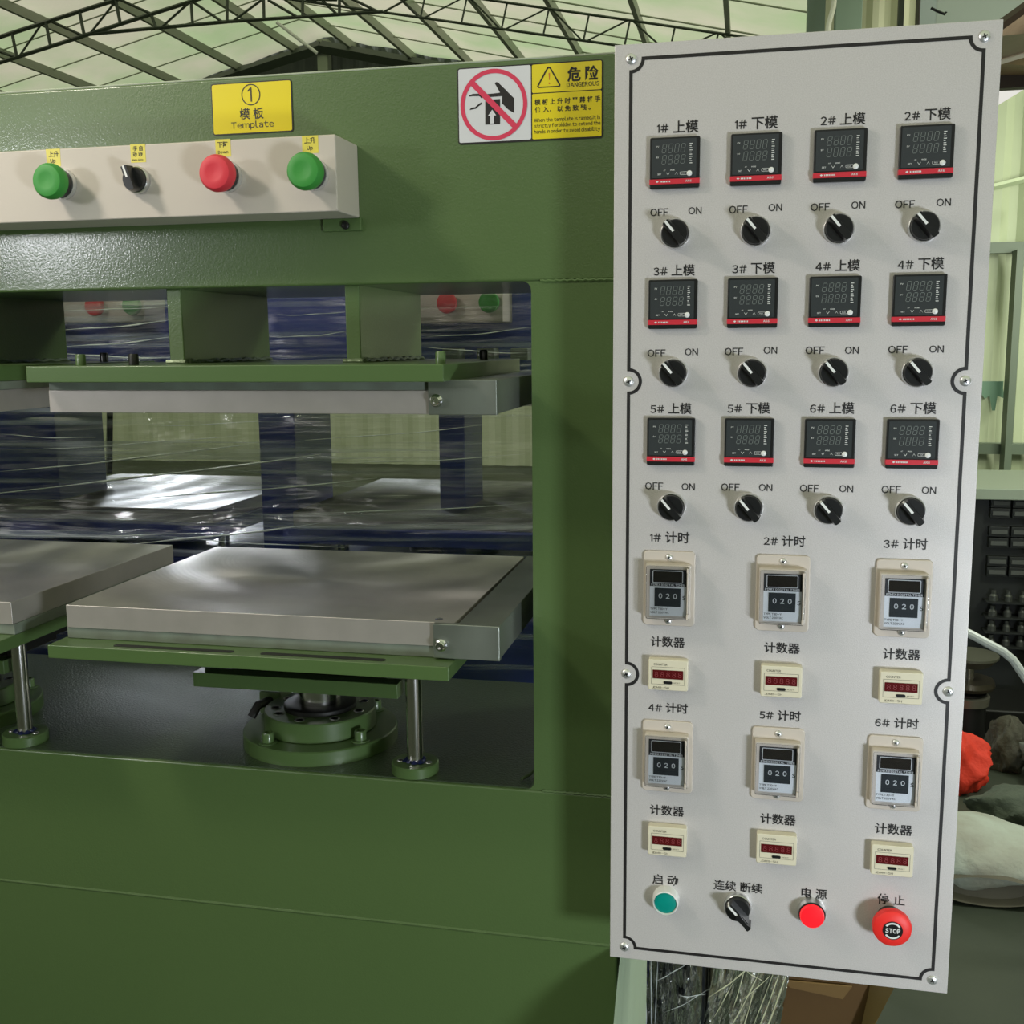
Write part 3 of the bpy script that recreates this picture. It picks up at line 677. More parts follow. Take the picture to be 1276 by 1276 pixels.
# ---- timers
def make_timer():
    y = 0
    k = MB(); k.slab(rrect(-.0268, .0262, -.0400, .0388, .0045), -.0030, 0)
    o = k.build('timer', MT['beige'], None, .0012)
    k = MB(); k.slab(rrect(-.0238, .0222, -.0308, .0265, .0020), -.0125, -.002); k.build('timer_housing', MT['beige'], o, .0012)
    k = MB(); k.flat([(-.0192, -.0270), (.0178, -.0270), (.0178, .0218), (-.0192, .0218)], -.0127); k.build('face_label', MT['label'], o, smooth=False)
    k = MB(); k.flat([(-.0192, .0040), (.0178, .0040), (.0178, .0218), (-.0192, .0218)], -.0128); k.build('display_strip', MT['black_matt'], o, smooth=False)
    k = MB(); k.ring_flat(rrect(-.0165, .0143, .0075, .0205, .0012, 4), rrect(-.0158, .0136, .0082, .0198, .0008, 4), -.0130); 
    k.text('PINEX DIGITAL TIMER', -.0007, .0056, -.0130, width=.034, bold=.03, squash=.0023)
    for j, d_ in enumerate('020'): k.text(d_, -.0082 + j * .0074, -.0060, -.0135, size=.0068, bold=.02)
    k.build('lettering', MT['whitep'], o, smooth=False)
    k = MB(); k.flat(rrect(-.0157, .0135, .0083, .0197, .0006, 3), -.0129); k.build('display_window', mat('smoked window', (.03, .025, .02), .12), o, smooth=False)
    k = MB(); k.box(-.0142, .0122, -.0133, -.0120, -.0170, .0022)
    for j in range(3): k.box(-.0118 + j * .0074, -.0062 + j * .0074 + .0012, -.0136, -.013, -.0150, -.0125); k.box(-.0118 + j * .0074, -.0062 + j * .0074 + .0012, -.0136, -.013, -.0015, .0008)
    k.build('thumbwheel', MT['face'], o)
    k = MB(); k.text('S', .0155, -.0075, -.0129, size=.0055, bold=.02); k.text('TYPE T3D-Y', -.0098, -.0198, -.0129, width=.0175, squash=.0022, bold=.02); k.text('VOLT 220VAC', -.0090, -.0235, -.0129, width=.019, squash=.0022, bold=.02)
    k.build('small_print', MT['ink'], o, smooth=False)
    # clear hinged lid
    k = MB(); k.slab(rrect(-.0228, .0212, -.0298, .0255, .0018), -.0165, -.0140); k.build('clear_lid', MT['clear'], o, .0006)
    k = MB(); k.box(.0182, .0206, -.0180, -.0125, .0190, .0240); k.box(.0182, .0206, -.0180, -.0125, -.0290, -.0235); k.box(.0186, .0200, -.0172, -.0125, -.0235, .0190); k.build('lid_hinge', MT['beige'], o, .0005)
    for z_ in (.0325, -.0345):
        s_ = screw_mesh(.0036, o, (-.0005, -.003, z_), 'timer_screw')
    return o
tm = make_timer()
pos = [(834, 733), (975.5, 739), (1126, 745.5), (832, 942.5), (969.5, 952), (1115, 963.5)]
rows_t = []
for (px, py) in pos: rows_t.append(at(px, py, PY - .003))
for i, p in enumerate(rows_t):
    lab = 'beige digital timer with clear lid under the caption %d# 计时' % (i + 1)
    loc = Vector((p.x, PY, p.z)) - croot
    if i == 0: tm.parent = cabn; tm.location = loc; tm['label'] = lab
    else: copy_part(tm, cabn, loc, lab)
# ---- counters
def make_counter():
    k = MB(); k.slab(rrect(-.0205, .0205, -.0160, .0170, .0020), -.0100, 0); o = k.build('counter', MT['cream'], None, .0012)
    k = MB(); k.ring_flat(rrect(-.0172, .0172, -.0095, .0092, .0005, 2), rrect(-.0169, .0169, -.0092, .0089, .0004, 2), -.0102); k.build('face_line', MT['grey_ink'], o, smooth=False)
    k = MB(); k.slab(rrect(-.0158, .0156, -.0033, .0060, .0004, 2), -.0104, -.0098); k.build('counter_window', MT['counterred'], o)
    k = MB()
    for j in range(5): k.text('8', -.0118 + j * .0060, .0014, -.0106, size=.0072)
    k.build('display_digits', MT['counterseg'], o, smooth=False)
    k = MB(); k.slab(rrect(-.0045, .0045, -.0086, -.0058, .0013, 4), -.0108, -.0100); k.build('reset_button', MT['black'], o)
    k = MB(); k.text('COUNTER', -.0078, .0118, -.0102, width=.0140, bold=.02, squash=.0023); k.text('JDM11-5H', -.0075, -.0130, -.0102, width=.0175, squash=.0023); k.text('RESET', .0092, -.0073, -.0102, width=.0065, squash=.0014)
    k.build('lettering', MT['grey_ink'], o, smooth=False)
    return o
ct = make_counter()
for i, (px, py) in enumerate([(832.5, 841.5), (973.5, 849.5), (1122.5, 857.5), (831.5, 1048.5), (967.5, 1058.5), (1111.5, 1072.5)]):
    p = at(px, py, PY - .008); loc = Vector((p.x, PY, p.z)) - croot
    lab = 'cream counter with dark red window below the %d# timer' % (i + 1)
    if i == 0: ct.parent = cabn; ct.location = loc; ct['label'] = lab
    else: copy_part(ct, cabn, loc, lab)
# ---- bottom row
def base_at(px, py, off): p = at(px, py, PY - off); return Vector((p.x, PY, p.z))
c = base_at(829, 1125.5, .012)
k = MB(); k.lathe([(.0142, 0), (.0142, -.006), (.0135, -.0125), (.0125, -.0135), (.0118, -.0105)], c, 'Y', 40); o = k.build('push_button', MT['white'], cabn); o['label'] = 'teal start push button with a white collar'
k = MB(); k.lathe([(.0117, -.004), (.0117, -.0115), (.0108, -.0120), (0, -.0120)], c, 'Y', 40); k.build('button_cap', MT['teal'], o)
c = base_at(919, 1131, .006)
o = selector(c, 133, cabn); o['label'] = 'black selector switch with long lever between the start button and the red lamp'
k = MB(); ca, sa = math.cos(math.radians(-47)), math.sin(math.radians(-47))
vs = []
for y_, s_ in ((-.0125, 1), (-.026, .75)):
    for u, v in ((.0, .0040), (.0, -.0040), (.0130, -.0028), (.0165, -.0040), (.0182, -.0030), (.0182, .0030), (.0165, .0040), (.0130, .0028)):
        vs.append((c.x + u * ca - v * s_ * sa, c.y + y_, c.z + u * sa + v * s_ * ca))
k.add(vs, [list(range(8))[::-1], list(range(8, 16))] + [[i, (i + 1) % 8, 8 + (i + 1) % 8, 8 + i] for i in range(8)])
k.build('lever', MT['black'], o)
c = base_at(1012, 1142.5, .014)
k = MB(); k.lathe([(.0145, 0), (.0145, -.005), (.0139, -.0062), (.0136, -.0100), (.0124, -.0110)], c, 'Y', 40); o = k.build('indicator_lamp', MT['collar'], cabn); o['label'] = 'lit red power lamp'
k = MB(); k.lathe([(.0126, -.006), (.0138, -.0100), (.0131, -.0112)], c, 'Y', 40); k.build('lamp_rim', MT['black'], o)
k = MB(); k.lathe([(.0124, -.006), (.0124, -.0140), (.0117, -.0155), (.0060, -.0165), (0, -.0167)], c, 'Y', 40); k.build('lamp_lens', MT['redlamp'], o)
c = base_at(1112, 1158, .024)
k = MB(); k.lathe([(.0128, 0), (.0128, -.005), (.0110, -.006), (.0110, -.014)], c, 'Y', 40); o = k.build('emergency_stop', MT['black'], cabn); o['label'] = 'red mushroom emergency stop button marked STOP'
k = MB(); k.lathe([(.0110, -.012), (.0170, -.013), (.0190, -.0155), (.0195, -.0195), (.0187, -.0232), (.0160, -.0254), (.0100, -.0265), (0, -.0267)], c, 'Y', 56); cap = k.build('stop_cap', MT['stopred'], o)
k = MB(); k.flat(circ(c.x, c.z, .0098, 40), c.y - .0270); k.build('stop_disc', MT['black'], o, smooth=False)
k = MB(); k.text('STOP', c.x, c.z, c.y - .0273, width=.0145, bold=.045, squash=.0052)
for a0, a1 in ((35, 145), (215, 325)):
    oo = circ(c.x, c.z, .0088, 14, a0, a1); ii = circ(c.x, c.z, .0070, 14, a0, a1)
    for j in range(14): k.flat([oo[j], oo[j + 1], ii[j + 1], ii[j]], c.y - .0273)
k.build('lettering', MT['whitep'], o, smooth=False)

# ================================================================== THE BLUE PRESS BEHIND, WRAPPED IN FILM
blue = thing('hydraulic_press', (-1.9, 2.3, 0), 'blue press standing behind the green press, wrapped in clear film', 'press')
BY = 2.05
def X(px, Y, py=450): return at(px, py, Y).x
def Z(py, Y, px=400): return at(px, py, Y).z
bxl, bxr = -3.6, X(705, BY)
MB().box(bxl, bxr, BY, BY + .42, Z(480, BY), 1.95).build('top_beam', MT['blue'], blue, .004)
MB().box(bxl, bxr, BY, BY + .5, 0, Z(700, BY)).build('base', MT['blue'], blue, .004)
for a_, b_, d_ in ((-30, 66, .18), (320, 365, .2), (545, 577, .15), (668, 720, .4)):
    MB().box(X(a_, BY, 550), X(b_, BY, 550), BY + .01, BY + .01 + d_, Z(700, BY) - .01, Z(480, BY) + .01).build('post', MT['blue'], blue, .003)
for i, (xa, xb) in enumerate(((-330, -60), (-30, 265), (365, 700))):
    xa, xb = X(xa, 1.98, 640), X(xb, 1.98, 640); xb = min(xb, bxr - .02)
    zt = Z(636, 1.98, 300)
    k = MB(); k.box(xa, xb, 1.98, 2.52, zt - .028, zt); k.mi = [0, 1, 0, 0, 0, 0]; k.build('heating_plate', [MT['plate_edge'], MT['rear_plate']], blue, .001)
    MB().box(xa - .01, xb + .01, 1.95, 2.5, zt - .058, zt - .028).build('table', MT['blue'], blue, .001)
    xc = (xa + xb) / 2; zb = Z(700, BY)
    k = MB(); k.lathe([(.10, 0), (.10, .03), (.05, .03), (.05, zt - .058 - zb)], (xc, 2.25, zb), 'Z', 32); k.build('cylinder', MT['blue'], blue)
    for gx in (xa + .05, xb - .05):
        k = MB(); k.lathe([(.012, 0), (.012, zt - .058 - zb)], (gx, 2.12, zb), 'Z', 16); k.build('guide_rod', MT['rod'], blue)
    # upper plate
    MB().box(xa, xb, 2.0, 2.46, Z(505, 2.0), Z(492, 2.0)).build('upper_heating_plate', MT['plate_edge'], blue, .001)
for (fx, ex, buttons) in ((180, 205, ((110, 381, 'redcap'), (157, 380, 'greencap'))), (627, 643, ((553, 377, 'redcap'), (606, 376, 'greencap')))):
    zb = at(fx, 401, 1.97).z; xr_ = at(fx, 390, 1.97).x
    o = MB().box(xr_ - .255, xr_, 1.97, BY, zb, zb + .12).build('control_box', MT['box'], blue, .002)
    for px, py, mm in buttons:
        c = at(px, py, 1.93)
        k = MB(); k.lathe([(.0135, .013), (.0185, .011), (.0195, .005), (.018, 0), (.012, -.003), (0, -.002)], (c.x, 1.945, c.z), 'Y', 24); k.build('mushroom_button', MT[mm], o)
k = MB(); k.bar(at(137, 505, 2.3), at(136, 590, 2.3), .012); k.build('hanging_strap', MT['black'], blue)
for px in (560, 603, 645):
    MB().box(X(px - 9, 2.0, 440), X(px + 13, 2.0, 440), 2.0, 2.04, Z(449, 2.0, px), Z(434, 2.0, px)).build('clamp_block', MT['strip'], blue, .002)
# the film: a crinkled sheet drawn round the blue press
def film_fn(u, v):
    x = -2.9 + u * 2.72; z = .30 + v * 1.45
    tri = lambda t: abs((t % 1.0) - .5) * 2
    y = 1.86 + .075 * (x + .98) + .009 * math.sin(x * 6 + z * 3) + .004 * math.sin(x * 33 + z * 17)
    y += .022 * tri(z * 4.6 - x * .38 + .18 * math.sin(x * 1.9 + 1))
    y += .0040 * tri(z * 5.3 - x * .42 + .22 * math.sin(x * 2.3)) ** 1.6
    y += .0034 * tri(z * 11.7 - x * 1.3 + .3 * math.sin(x * 3.7 + 1)) ** 2
    y += .0017 * tri(z * 23.0 + x * .9 + .4 * math.sin(x * 5.1 + z * 4))
    y += .0008 * tri(z * 61.0 - x * 3.1 + .7 * math.sin(x * 9.1))
    return (x, y, z)
k = MB(); k.grid(film_fn, 220, 420); fo = k.build('stretch_film', MT['film'], None, recalc=False)
tag(fo, 'clear crinkled stretch film drawn round the blue press', 'plastic film', kind='stuff')
# taut rope-like film creases; the near-white strands also stand in for its highlights
crease_m = mat('gathered film', (.88, .90, .96), .30, .45, coat=.5, bump=(300, .0008))
def crease(p0, p1, r_, parent, m_, Yf, sag=2.0, seed=0):
    rnd = random.Random(seed); ph = rnd.uniform(0, 6); k = MB(); path = []; rad = []
    for i in range(25):
        t = i / 24; x_ = p0[0] + (p1[0] - p0[0]) * t; y_ = p0[1] + (p1[1] - p0[1]) * t + sag * math.sin(math.pi * t) + .5 * math.sin(t * 9 + ph)
        path.append(at(x_, y_, Yf(x_, y_))); rad.append(r_ * (.12 + .88 * math.sin(math.pi * t) ** .7) * (1 + .35 * math.sin(t * 17 + ph)))
    k.tube(path, rad, 6); return k.build('film_crease', m_, parent)
yf = lambda x_, y_: 1.842 + .075 * (at(x_, y_, 1.86).x + .98)
for i, (p0, p1, r_) in enumerate([((0, 588), (312, 553), .0011), ((-20, 616), (400, 566), .0013), ((40, 560), (300, 542), .0006), ((150, 622), (470, 596), .0009), ((130, 681), (400, 652), .0013),
                                 ((0, 668), (260, 664), .0007), ((180, 530), (330, 524), .0005), ((380, 548), (600, 530), .0006), ((360, 640), (650, 628), .0006), ((420, 577), (655, 566), .0005),
                                 ((0, 541), (120, 545), .0006), ((78, 411), (212, 399), .0010), ((78, 432), (214, 420), .0008), ((78, 440), (214, 446), .0011), ((80, 386), (214, 381), .0006),
                                 ((345, 392), (432, 388), .0004), ((345, 420), (432, 413), .0005), ((530, 420), (660, 408), .0004), ((530, 432), (660, 440), .0005), ((200, 668), (430, 682), .0006)]):
    crease(p0, p1, r_ * 1.5, fo, crease_m, yf, seed=i)


# ================================================================== HALL
wall_m = mat('pale green corrugated sheet', (.42, .47, .30), .5, vary=(2.5, .3, (.34, .39, .24)))
M_floor = mat('grey green painted concrete', (.060, .070, .046), .6, vary=(3, .25, (.035, .045, .03)), bump=(30, .001))
fl = MB().box(-26, 14, -7, 22, -.1, 0).build('floor', M_floor, None, smooth=False); fl['kind'] = 'structure'

# roof: two slopes of quilted silver foil above purlins, ridge along Y
FG = 20.0
ap = at(407, 46, FG); sl = .225
RX, RZ = ap.x, ap.z
def roof_z(x): return RZ - sl * abs(x - RX)
foil = mat('quilted foil insulation', (.60, .59, .47), .6, bump=(2.2, .05), vary=(.55, .12, (.42, .54, .32)))
nt = foil.node_tree; bs = nt.nodes['Principled BSDF']; tl = nt.nodes.new('ShaderNodeBsdfTranslucent'); tl.inputs[0].default_value = (.74, .76, .58, 1)
mx = nt.nodes.new('ShaderNodeMixShader'); mx.inputs[0].default_value = .55
nt.links.new(nt.nodes['Color Ramp'].outputs[0], tl.inputs[0]); nt.links.new(bs.outputs[0], mx.inputs[1]); nt.links.new(tl.outputs[0], mx.inputs[2]); nt.links.new(mx.outputs[0], nt.nodes['Material Output'].inputs[0])
xr_e, xl_e = 1.6, -22.0
def roof_fn(u, v):
    x = xl_e + (xr_e - xl_e) * u; y = 5.0 + (FG - 5.0) * v
    return (x, y, roof_z(x) + .035 * abs(math.sin(x * 2.7)) + .03 * math.sin(y * 2.1 + .6 * math.sin(x)))
k = MB(); k.grid(roof_fn, 160, 60); ce = k.build('ceiling', foil, None, recalc=False); ce['kind'] = 'structure'
k = MB(); k.grid(lambda u, v: (-22 + 30 * u, -7 + 12.05 * v, roof_z(-22 + 30 * u) + .01), 30, 12); k.build('roof_sheet', foil, ce, recalc=False)
dk = mat('grey green steel', (.32, .35, .26), .5)
dk2 = mat('dark green steel', (.055, .068, .048), .5)
x = RX - .55
xs = [RX + .55 + i * 1.15 for i in range(8)] + [RX - .55 - i * 1.15 for i in range(9)]
for x in xs:
    if x > xr_e - .2: continue
    k = MB(); z = roof_z(x) - .12; k.box(x - .03, x + .03, 5.0, FG, z - .05, z + .09); k.build('purlin', dk, ce)
# seams of the foil quilt, running up the slopes
for y in [7 + 1.3 * i for i in range(10)]:
    k = MB(); k.tube([(xl_e + .5, y, roof_z(xl_e + .5) - .05), (RX, y, RZ - .05), (xr_e - .1, y, roof_z(xr_e) - .05)], .012, 5); k.build('wire_line', dk, ce)
# far gable wall
def corr(x0, x1, y, z0, ztop, pitch=.25, dep=.03, axis='x'):
    k = MB(); n = int((x1 - x0) / pitch * 4); vs = []
    for i in range(n + 1):
        x = x0 + (x1 - x0) * i / n; d_ = (0, 0, dep, dep)[i % 4]
        vs += [(x, y + d_, z0), (x, y + d_, ztop(x))]
    k.add(vs, [[2 * i, 2 * i + 2, 2 * i + 3, 2 * i + 1] for i in range(n)])
    return k
gw = corr(-22, 1.6, FG, 2.4, lambda x: roof_z(x) + .12).build('wall_back', mat('dark grey sheet', (.085, .10, .085), .6), None, smooth=False, recalc=False); gw['kind'] = 'structure'  # the far gable is dark grey corrugated sheet
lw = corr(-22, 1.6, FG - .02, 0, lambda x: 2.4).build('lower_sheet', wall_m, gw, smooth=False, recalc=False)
pw_ = corr(-14, -.4, 13.0, 0, lambda x: 2.0, .3, .03).build('bright_backing', mat('pale lit hall tone', (.66, .70, .50), .5), gw, smooth=False, recalc=False)  # added sheet, coloured pale to stand for the lit far hall
for x in (RX - 6, RX - 3, RX, RX + 3, RX + 6):
    k = MB(); k.box(x - .1, x + .1, FG - .25, FG - .05, 0, roof_z(x) - .1); k.build('gable_column', dk, gw)
for s_ in (-1, 1):
    k = MB(); k.bar((RX, FG - .3, RZ - .25), (RX + s_ * 9, FG - .3, roof_z(RX + 9) - .25), .16); k.build('gable_rafter', dk2, gw)
    k = MB(); k.bar((RX, FG - .35, RZ - 1.3), (RX + s_ * 2.2, FG - .35, roof_z(RX + 2.2) - .3), .1); k.build('gable_brace', dk2, gw)

hw_ = mat('hall wall sheet', (.30, .33, .26), .6)
for nm_, bx_ in (('wall_left', (-22.1, -22, -7, 20, 0, 4)), ('wall_front', (-22, 8, -7.1, -7, 0, 3.6)), ('wall_east', (8, 8.1, -7, 8, 0, 3.6))):
    o = MB().box(*bx_).build(nm_, hw_, None, smooth=False); o['kind'] = 'structure'
# near roof truss
TY = 14.5
tr = thing('roof_truss', (at(285, 30, TY).x, TY, at(285, 30, TY).z), 'dark green lattice roof truss spanning the hall below the foil ceiling', 'truss')
def T(px, py): return at(px, py, TY)
lowL = lambda px: 78 - .32 * px
upL = lambda px: 46 - .32 * px
lowR = lambda px: 15 + .141 * (px - 475)
upR = lambda px: 4 + .145 * (px - 637)
def rod(name, a_, b_, t_): MB().bar(T(*a_), T(*b_), t_ * (.82 if b_[0] > 480 else 1)).build(name, dk2, tr)
rod('upper_chord', (-300, upL(-300)), (289, upL(289)), .045); rod('upper_chord', (289, upL(289)), (1010, upR(1010)), .030)
rod('lower_chord', (-300, lowL(-300)), (282, lowL(282)), .042); rod('lower_chord', (282, lowR(282)), (1010, lowR(1010)), .030)
rod('tie_bar', (106, 43), (284, 27), .036); rod('tie_bar', (284, 27), (477, 14.5), .034)
for i, px in enumerate((-140, -95, -50, -28, 18, 60, 102, 147)):
    rod('web_bar', (px - 3, upL(px - 3)), (px + 3, lowL(px + 3)), .038)
prev = None
for px0, px1 in ((-95, -48), (-28, 20), (24, 52), (62, 104), (112, 146)):
    rod('web_bar', (px0, lowL(px0)) if px0 in (24, 112) else (px0, upL(px0)), (px1, upL(px1)) if px0 in (24, 112) else (px1, lowL(px1)), .026)
# webs between the tie bar and the lower left chord
tie = lambda px: 43 - .0845 * (px - 106)
for a_, b_ in (((188, lowL(188)), (195, tie(195))), ((238, lowL(238)), (240, tie(240))), ((283, -20), (283, 28)), ((328, -20), (329, 24)), ((377, -14), (377, 21)), ((423, -6), (423, 18.5))):
    rod('web_bar', a_, b_, .032)
for a_, b_ in (((150, 0), (188, 17)), ((200, 35), (235, 4)), ((240, 2), (278, 28)), ((288, 28), (326, 0)), ((334, 0), (370, 21)), ((381, 0), (420, 0)), ((384, -16), (420, 18)), ((429, -6), (472, 15)), ((478, 15), (520, -8))):
    rod('web_bar', a_, b_, .026)
rx = [477, 526, 577, 627, 679, 729, 780, 836, 890, 945]
for px in rx[1:]: rod('web_bar', (px + 5, upR(px + 5)), (px - 2, lowR(px - 2)), .022)
for i in range(len(rx) - 1):
    a_, b_ = rx[i], rx[i + 1]
    if i % 2 == 0: rod('web_bar', (a_ + 8, upR(a_ + 8)), (b_ - 4, lowR(b_ - 4)), .020)
    else: rod('web_bar', (a_ + 2, lowR(a_ + 2)), (b_ + 3, upR(b_ + 3)), .020)
fl_ = MB(); fl_.tube([at(345, 28, 13.2), at(395, 66, 13.2)], .02, 8); o = fl_.build('light_tube', mat('white tube', (.7, .72, .65), .4), None)
tag(o, 'pale slanting tube hanging under the foil ceiling by the far gable', 'tube')

# side wall facing us on the right
WY = 8.0
def wx(px, py=300): return at(px, py, WY).x
wtl, wtr = at(1244, 131, WY), at(1276, 111, WY)
slope = (wtr.z - wtl.z) / (wtr.x - wtl.x)
wr = corr(wtl.x - .22, wtl.x + 6, WY, 0, lambda x: wtl.z + slope * (x - wtl.x), .22, .035).build('wall_right', wall_m, None, smooth=False, recalc=False); wr['kind'] = 'structure'
def wbar(name, p0, p1, t_, m_, Y=WY - .08): MB().bar(at(*p0, Y), at(*p1, Y), t_).build(name, m_, wr)
gm = mat('grey green girt', (.09, .12, .08), .5)
z0 = at(1250, 309, WY - .1).z; x0 = wtl.x - .1
MB().box(x0, x0 + 6, WY - .14, WY - .02, z0 - .035, z0 + .035).build('girt', gm, wr)
z0 = at(1250, 559, WY - .1).z
MB().box(x0, x0 + 6, WY - .14, WY - .02, z0 - .035, z0 + .035).build('girt', gm, wr)
wbar('brace', (1238, 233), (1290, 220), .03, mat('pale rail', (.45, .52, .33), .5))
cxx = at(1260, 450, WY - .2).x
MB().box(cxx - .022, cxx + .022, WY - .28, WY - .14, .6, at(1268, 312, WY - .2).z).build('wall_post', gm, wr)
k = MB(); p = at(1238, 475, WY - .03); q = at(1250, 480, WY - .03)
k.box(wtl.x - .2, q.x, WY - .034, WY - .03, p.z - .05, p.z); 
k.slab([(p.x - .10, p.z - .05), (p.x - .05, p.z - .12), (p.x - .02, p.z - .10), (p.x, p.z - .20), (p.x + .02, p.z - .20), (p.x + .03, p.z - .1), (p.x + .08, p.z - .12), (q.x, p.z - .05)], WY - .034, WY - .03)
k.build('paint_spill', mat('dried dark green paint', (.09, .18, .11), .4), wr)

# pieces seen above the cabinet: columns, sheet wall, duct
def pillar(name, pxa, pxb, Y, m_, z0=0, z1=4.2, dep=.15, kind=None, lab=None, cat=None, bev=.004):
    k = MB(); k.box(at(pxa, 30, Y).x, at(pxb, 30, Y).x, Y, Y + dep, z0, z1); o = k.build(name, m_, None, bev)
    if kind: o['kind'] = kind
    if lab: tag(o, lab, cat, 'steel columns seen above the silver cabinet')
    return o
gg = mat('grey green enamel', (.16, .22, .16), .5); gg2 = mat('grey green duct sheet', (.42, .48, .42), .5)
pillar('steel_column', 1006, 1028, 7.2, gg, lab='grey green steel column left of the pale cable, above the cabinet', cat='column', z1=5)
pillar('steel_column', 1041, 1074, 6.9, gg, lab='wide green steel column right of the pale cable, above the cabinet', cat='column', z1=5)
k = MB(); k.tube([at(1040 - 9 * (1 / (1 + math.exp(-(t_ - 20) / 7.0))), t_, 6.6) for t_ in range(-40, 260, 6)], .014, 8)
tag(k.build('hanging_cable', mat('cream cable', (.6, .6, .48), .5), None), 'cream cable hanging between the two green columns', 'cable')
xa_, xb_ = at(1026, 30, WY + .3).x, at(1170, 30, WY + .3).x
sw = corr(xa_, xb_ + .3, WY + .3, 0, lambda x: 6.0, .16, .035).build('wall_side', mat('yellowish corrugated sheet', (.42, .43, .28), .5), None, smooth=False, recalc=False); sw['kind'] = 'structure'
pillar('steel_column', 1119, 1126, 7.6, dk2, lab='thin black steel column against the corrugated wall', cat='column', z1=5, dep=.06)
pillar('steel_column', 1144, 1163, 7.4, mat('dark brown steel', (.035, .03, .025), .5), lab='dark brown steel column left of the grey green duct', cat='column', z1=5)
du = MB(); a_ = at(1163, 60, 4.5); b_ = at(1420, 60, 4.5)
du.box(a_.x, b_.x, 4.5, 4.9, at(1220, 75, 4.5).z, 3.9); o = du.build('ventilation_duct', gg2, None, .01); tag(o, 'large flat grey green duct above the top right corner of the cabinet', 'duct')
k = MB(); k.tube([at(1160, 10, 4.45), at(1168, 14, 4.45), at(1178, 18, 4.45), at(1179, 15, 4.45)], .005, 6); tag(k.build('wire_end', MT['black'], None), 'short black wire end sticking out by the duct edge', 'wire')
# brown wooden canopy
wood = mat('brown varnished board', (.40, .27, .18), .45, vary=(6, .3, (.48, .34, .22)), stretch=(1, 8, 8), bump=(40, .001))
wood_d = mat('dark brown board', (.045, .028, .016), .5)
can = thing('board_canopy', at(1262, 100, 3.9), 'brown boarded canopy beyond the upper right edge of the cabinet', 'canopy')
A0, A1, B0, B1 = at(1236, 46, 3.3), at(1400, -72, 3.3), at(1236, 94, 3.9), at(1400, 94, 3.9)
M0 = A0.lerp(B0, .62); M1 = A1.lerp(B1, .56)
def sheet(k, a_, b_, c2, d_, t_):
    up = Vector((0, 0, t_)); k.add([a_, b_, c2, d_, a_ + up, b_ + up, c2 + up, d_ + up], [(0, 3, 2, 1), (4, 5, 6, 7), (0, 1, 5, 4), (1, 2, 6, 5), (2, 3, 7, 6), (3, 0, 4, 7)])
k = MB(); sheet(k, A0, A1, M1, M0, .02); k.build('board', wood, can)
k = MB(); sheet(k, M0, M1, B1, B0, .02); k.build('board', mat('warm brown board', (.50, .33, .16), .45, vary=(6, .3, (.38, .24, .11)), stretch=(1, 8, 8)), can)
k = MB(); k.bar(M0 - Vector((0, .005, .005)), M1 - Vector((0, .005, .005)), .014); k.build('batten', mat('pale batten', (.8, .72, .55), .5), can)
k = MB(); k.bar(A0 + Vector((0, 0, .015)), A1 + Vector((0, 0, .015)), .02); k.build('edge_strip', wood_d, can)
for pp_ in (A1, B1):
    MB().box(pp_.x - .04, pp_.x, pp_.y - .02, pp_.y + .02, 0, pp_.z + .01).build('canopy_post', wood_d, can)
k = MB(); z1_ = B0.z; z0_ = at(1250, 110, 3.9).z; k.box(B0.x, B1.x, 3.9, 3.94, z0_, z1_); k.build('fascia', wood_d, can)

# drawer cabinet with pale worktop
CY = 4.6
cab = thing('parts_cabinet', (at(1300, 600, CY).x, CY + .2, 0), 'dark steel cabinet of small drawers under a pale worktop, behind the silver cabinet', 'cabinet')
ztop = at(1240, 607, CY).z; xa_ = at(1196, 700, CY).x; xd = at(1229, 640, CY).x; xb_ = xd + 1.5
dkc = mat('dark grey cabinet', (.018, .020, .018), .5)
MB().box(xa_, xb_, CY + .02, CY + .5, 0, ztop - .045).build('cabinet_body', dkc, cab, .003)
MB().box(xa_ - .06, xb_ + .05, CY - .05, CY + .62, ztop - .045, ztop).build('worktop', mat('pale worktop', (.40, .46, .36), .5), cab, .004)
hd = mat('grey drawer pull', (.10, .105, .095), .5)
dw = .082
drows = [(626, .7), (639, .7), (662, .7), (676, .7), (699, .7), (712, .7)]
for ri, (py, h_) in enumerate(drows):
    z_ = at(1245, py, CY).z
    for j in range(6):
        x_ = xd + .05 + j * dw
        o = MB().box(x_ - .037, x_ + .037, CY - .012, CY + .02, z_ - .020, z_ + .020).build('drawer', dkc, cab, .002)
        MB().box(x_ - .030, x_ + .030, CY - .020, CY - .012, z_ - .008, z_ + .008).build('drawer_pull', hd, o)
bt = mat('dull metal bits', (.12, .125, .11), .4, .6)
for py in (738, 757, 775, 793):
    z_ = at(1245, py, CY).z
    MB().box(xd + .01, xb_ - .9, CY - .06, CY + .02, z_ - .035, z_ - .028).build('rack_shelf', dkc, cab)
    for j in range(9):
        x_ = xd + .04 + j * .055
        k = MB(); k.lathe([(.016, 0), (.016, .02), (.009, .028), (.009, .042), (0, .042)], (x_, CY - .03, z_ - .028), 'Z', 10); k.build('fitting', bt, cab)

# bright bent tube
k = MB(); k.tube([Vector((at(1010, 778, 2.6).x, 2.6, .01)), at(1040, 760, 2.6), at(1110, 758, 2.6), at(1180, 778, 2.6), at(1207, 789, 2.6), at(1250, 812, 2.6), at(1262, 822, 2.6), at(1290, 862, 2.6), at(1345, 960, 2.62), Vector((at(1400, 1000, 2.6).x, 2.65, .01))], .010, 10)
tag(k.build('bent_tube', mat('white painted tube', (.55, .58, .55), .35), None), 'white bent tube crossing in front of the dark drawer cabinet', 'tube')
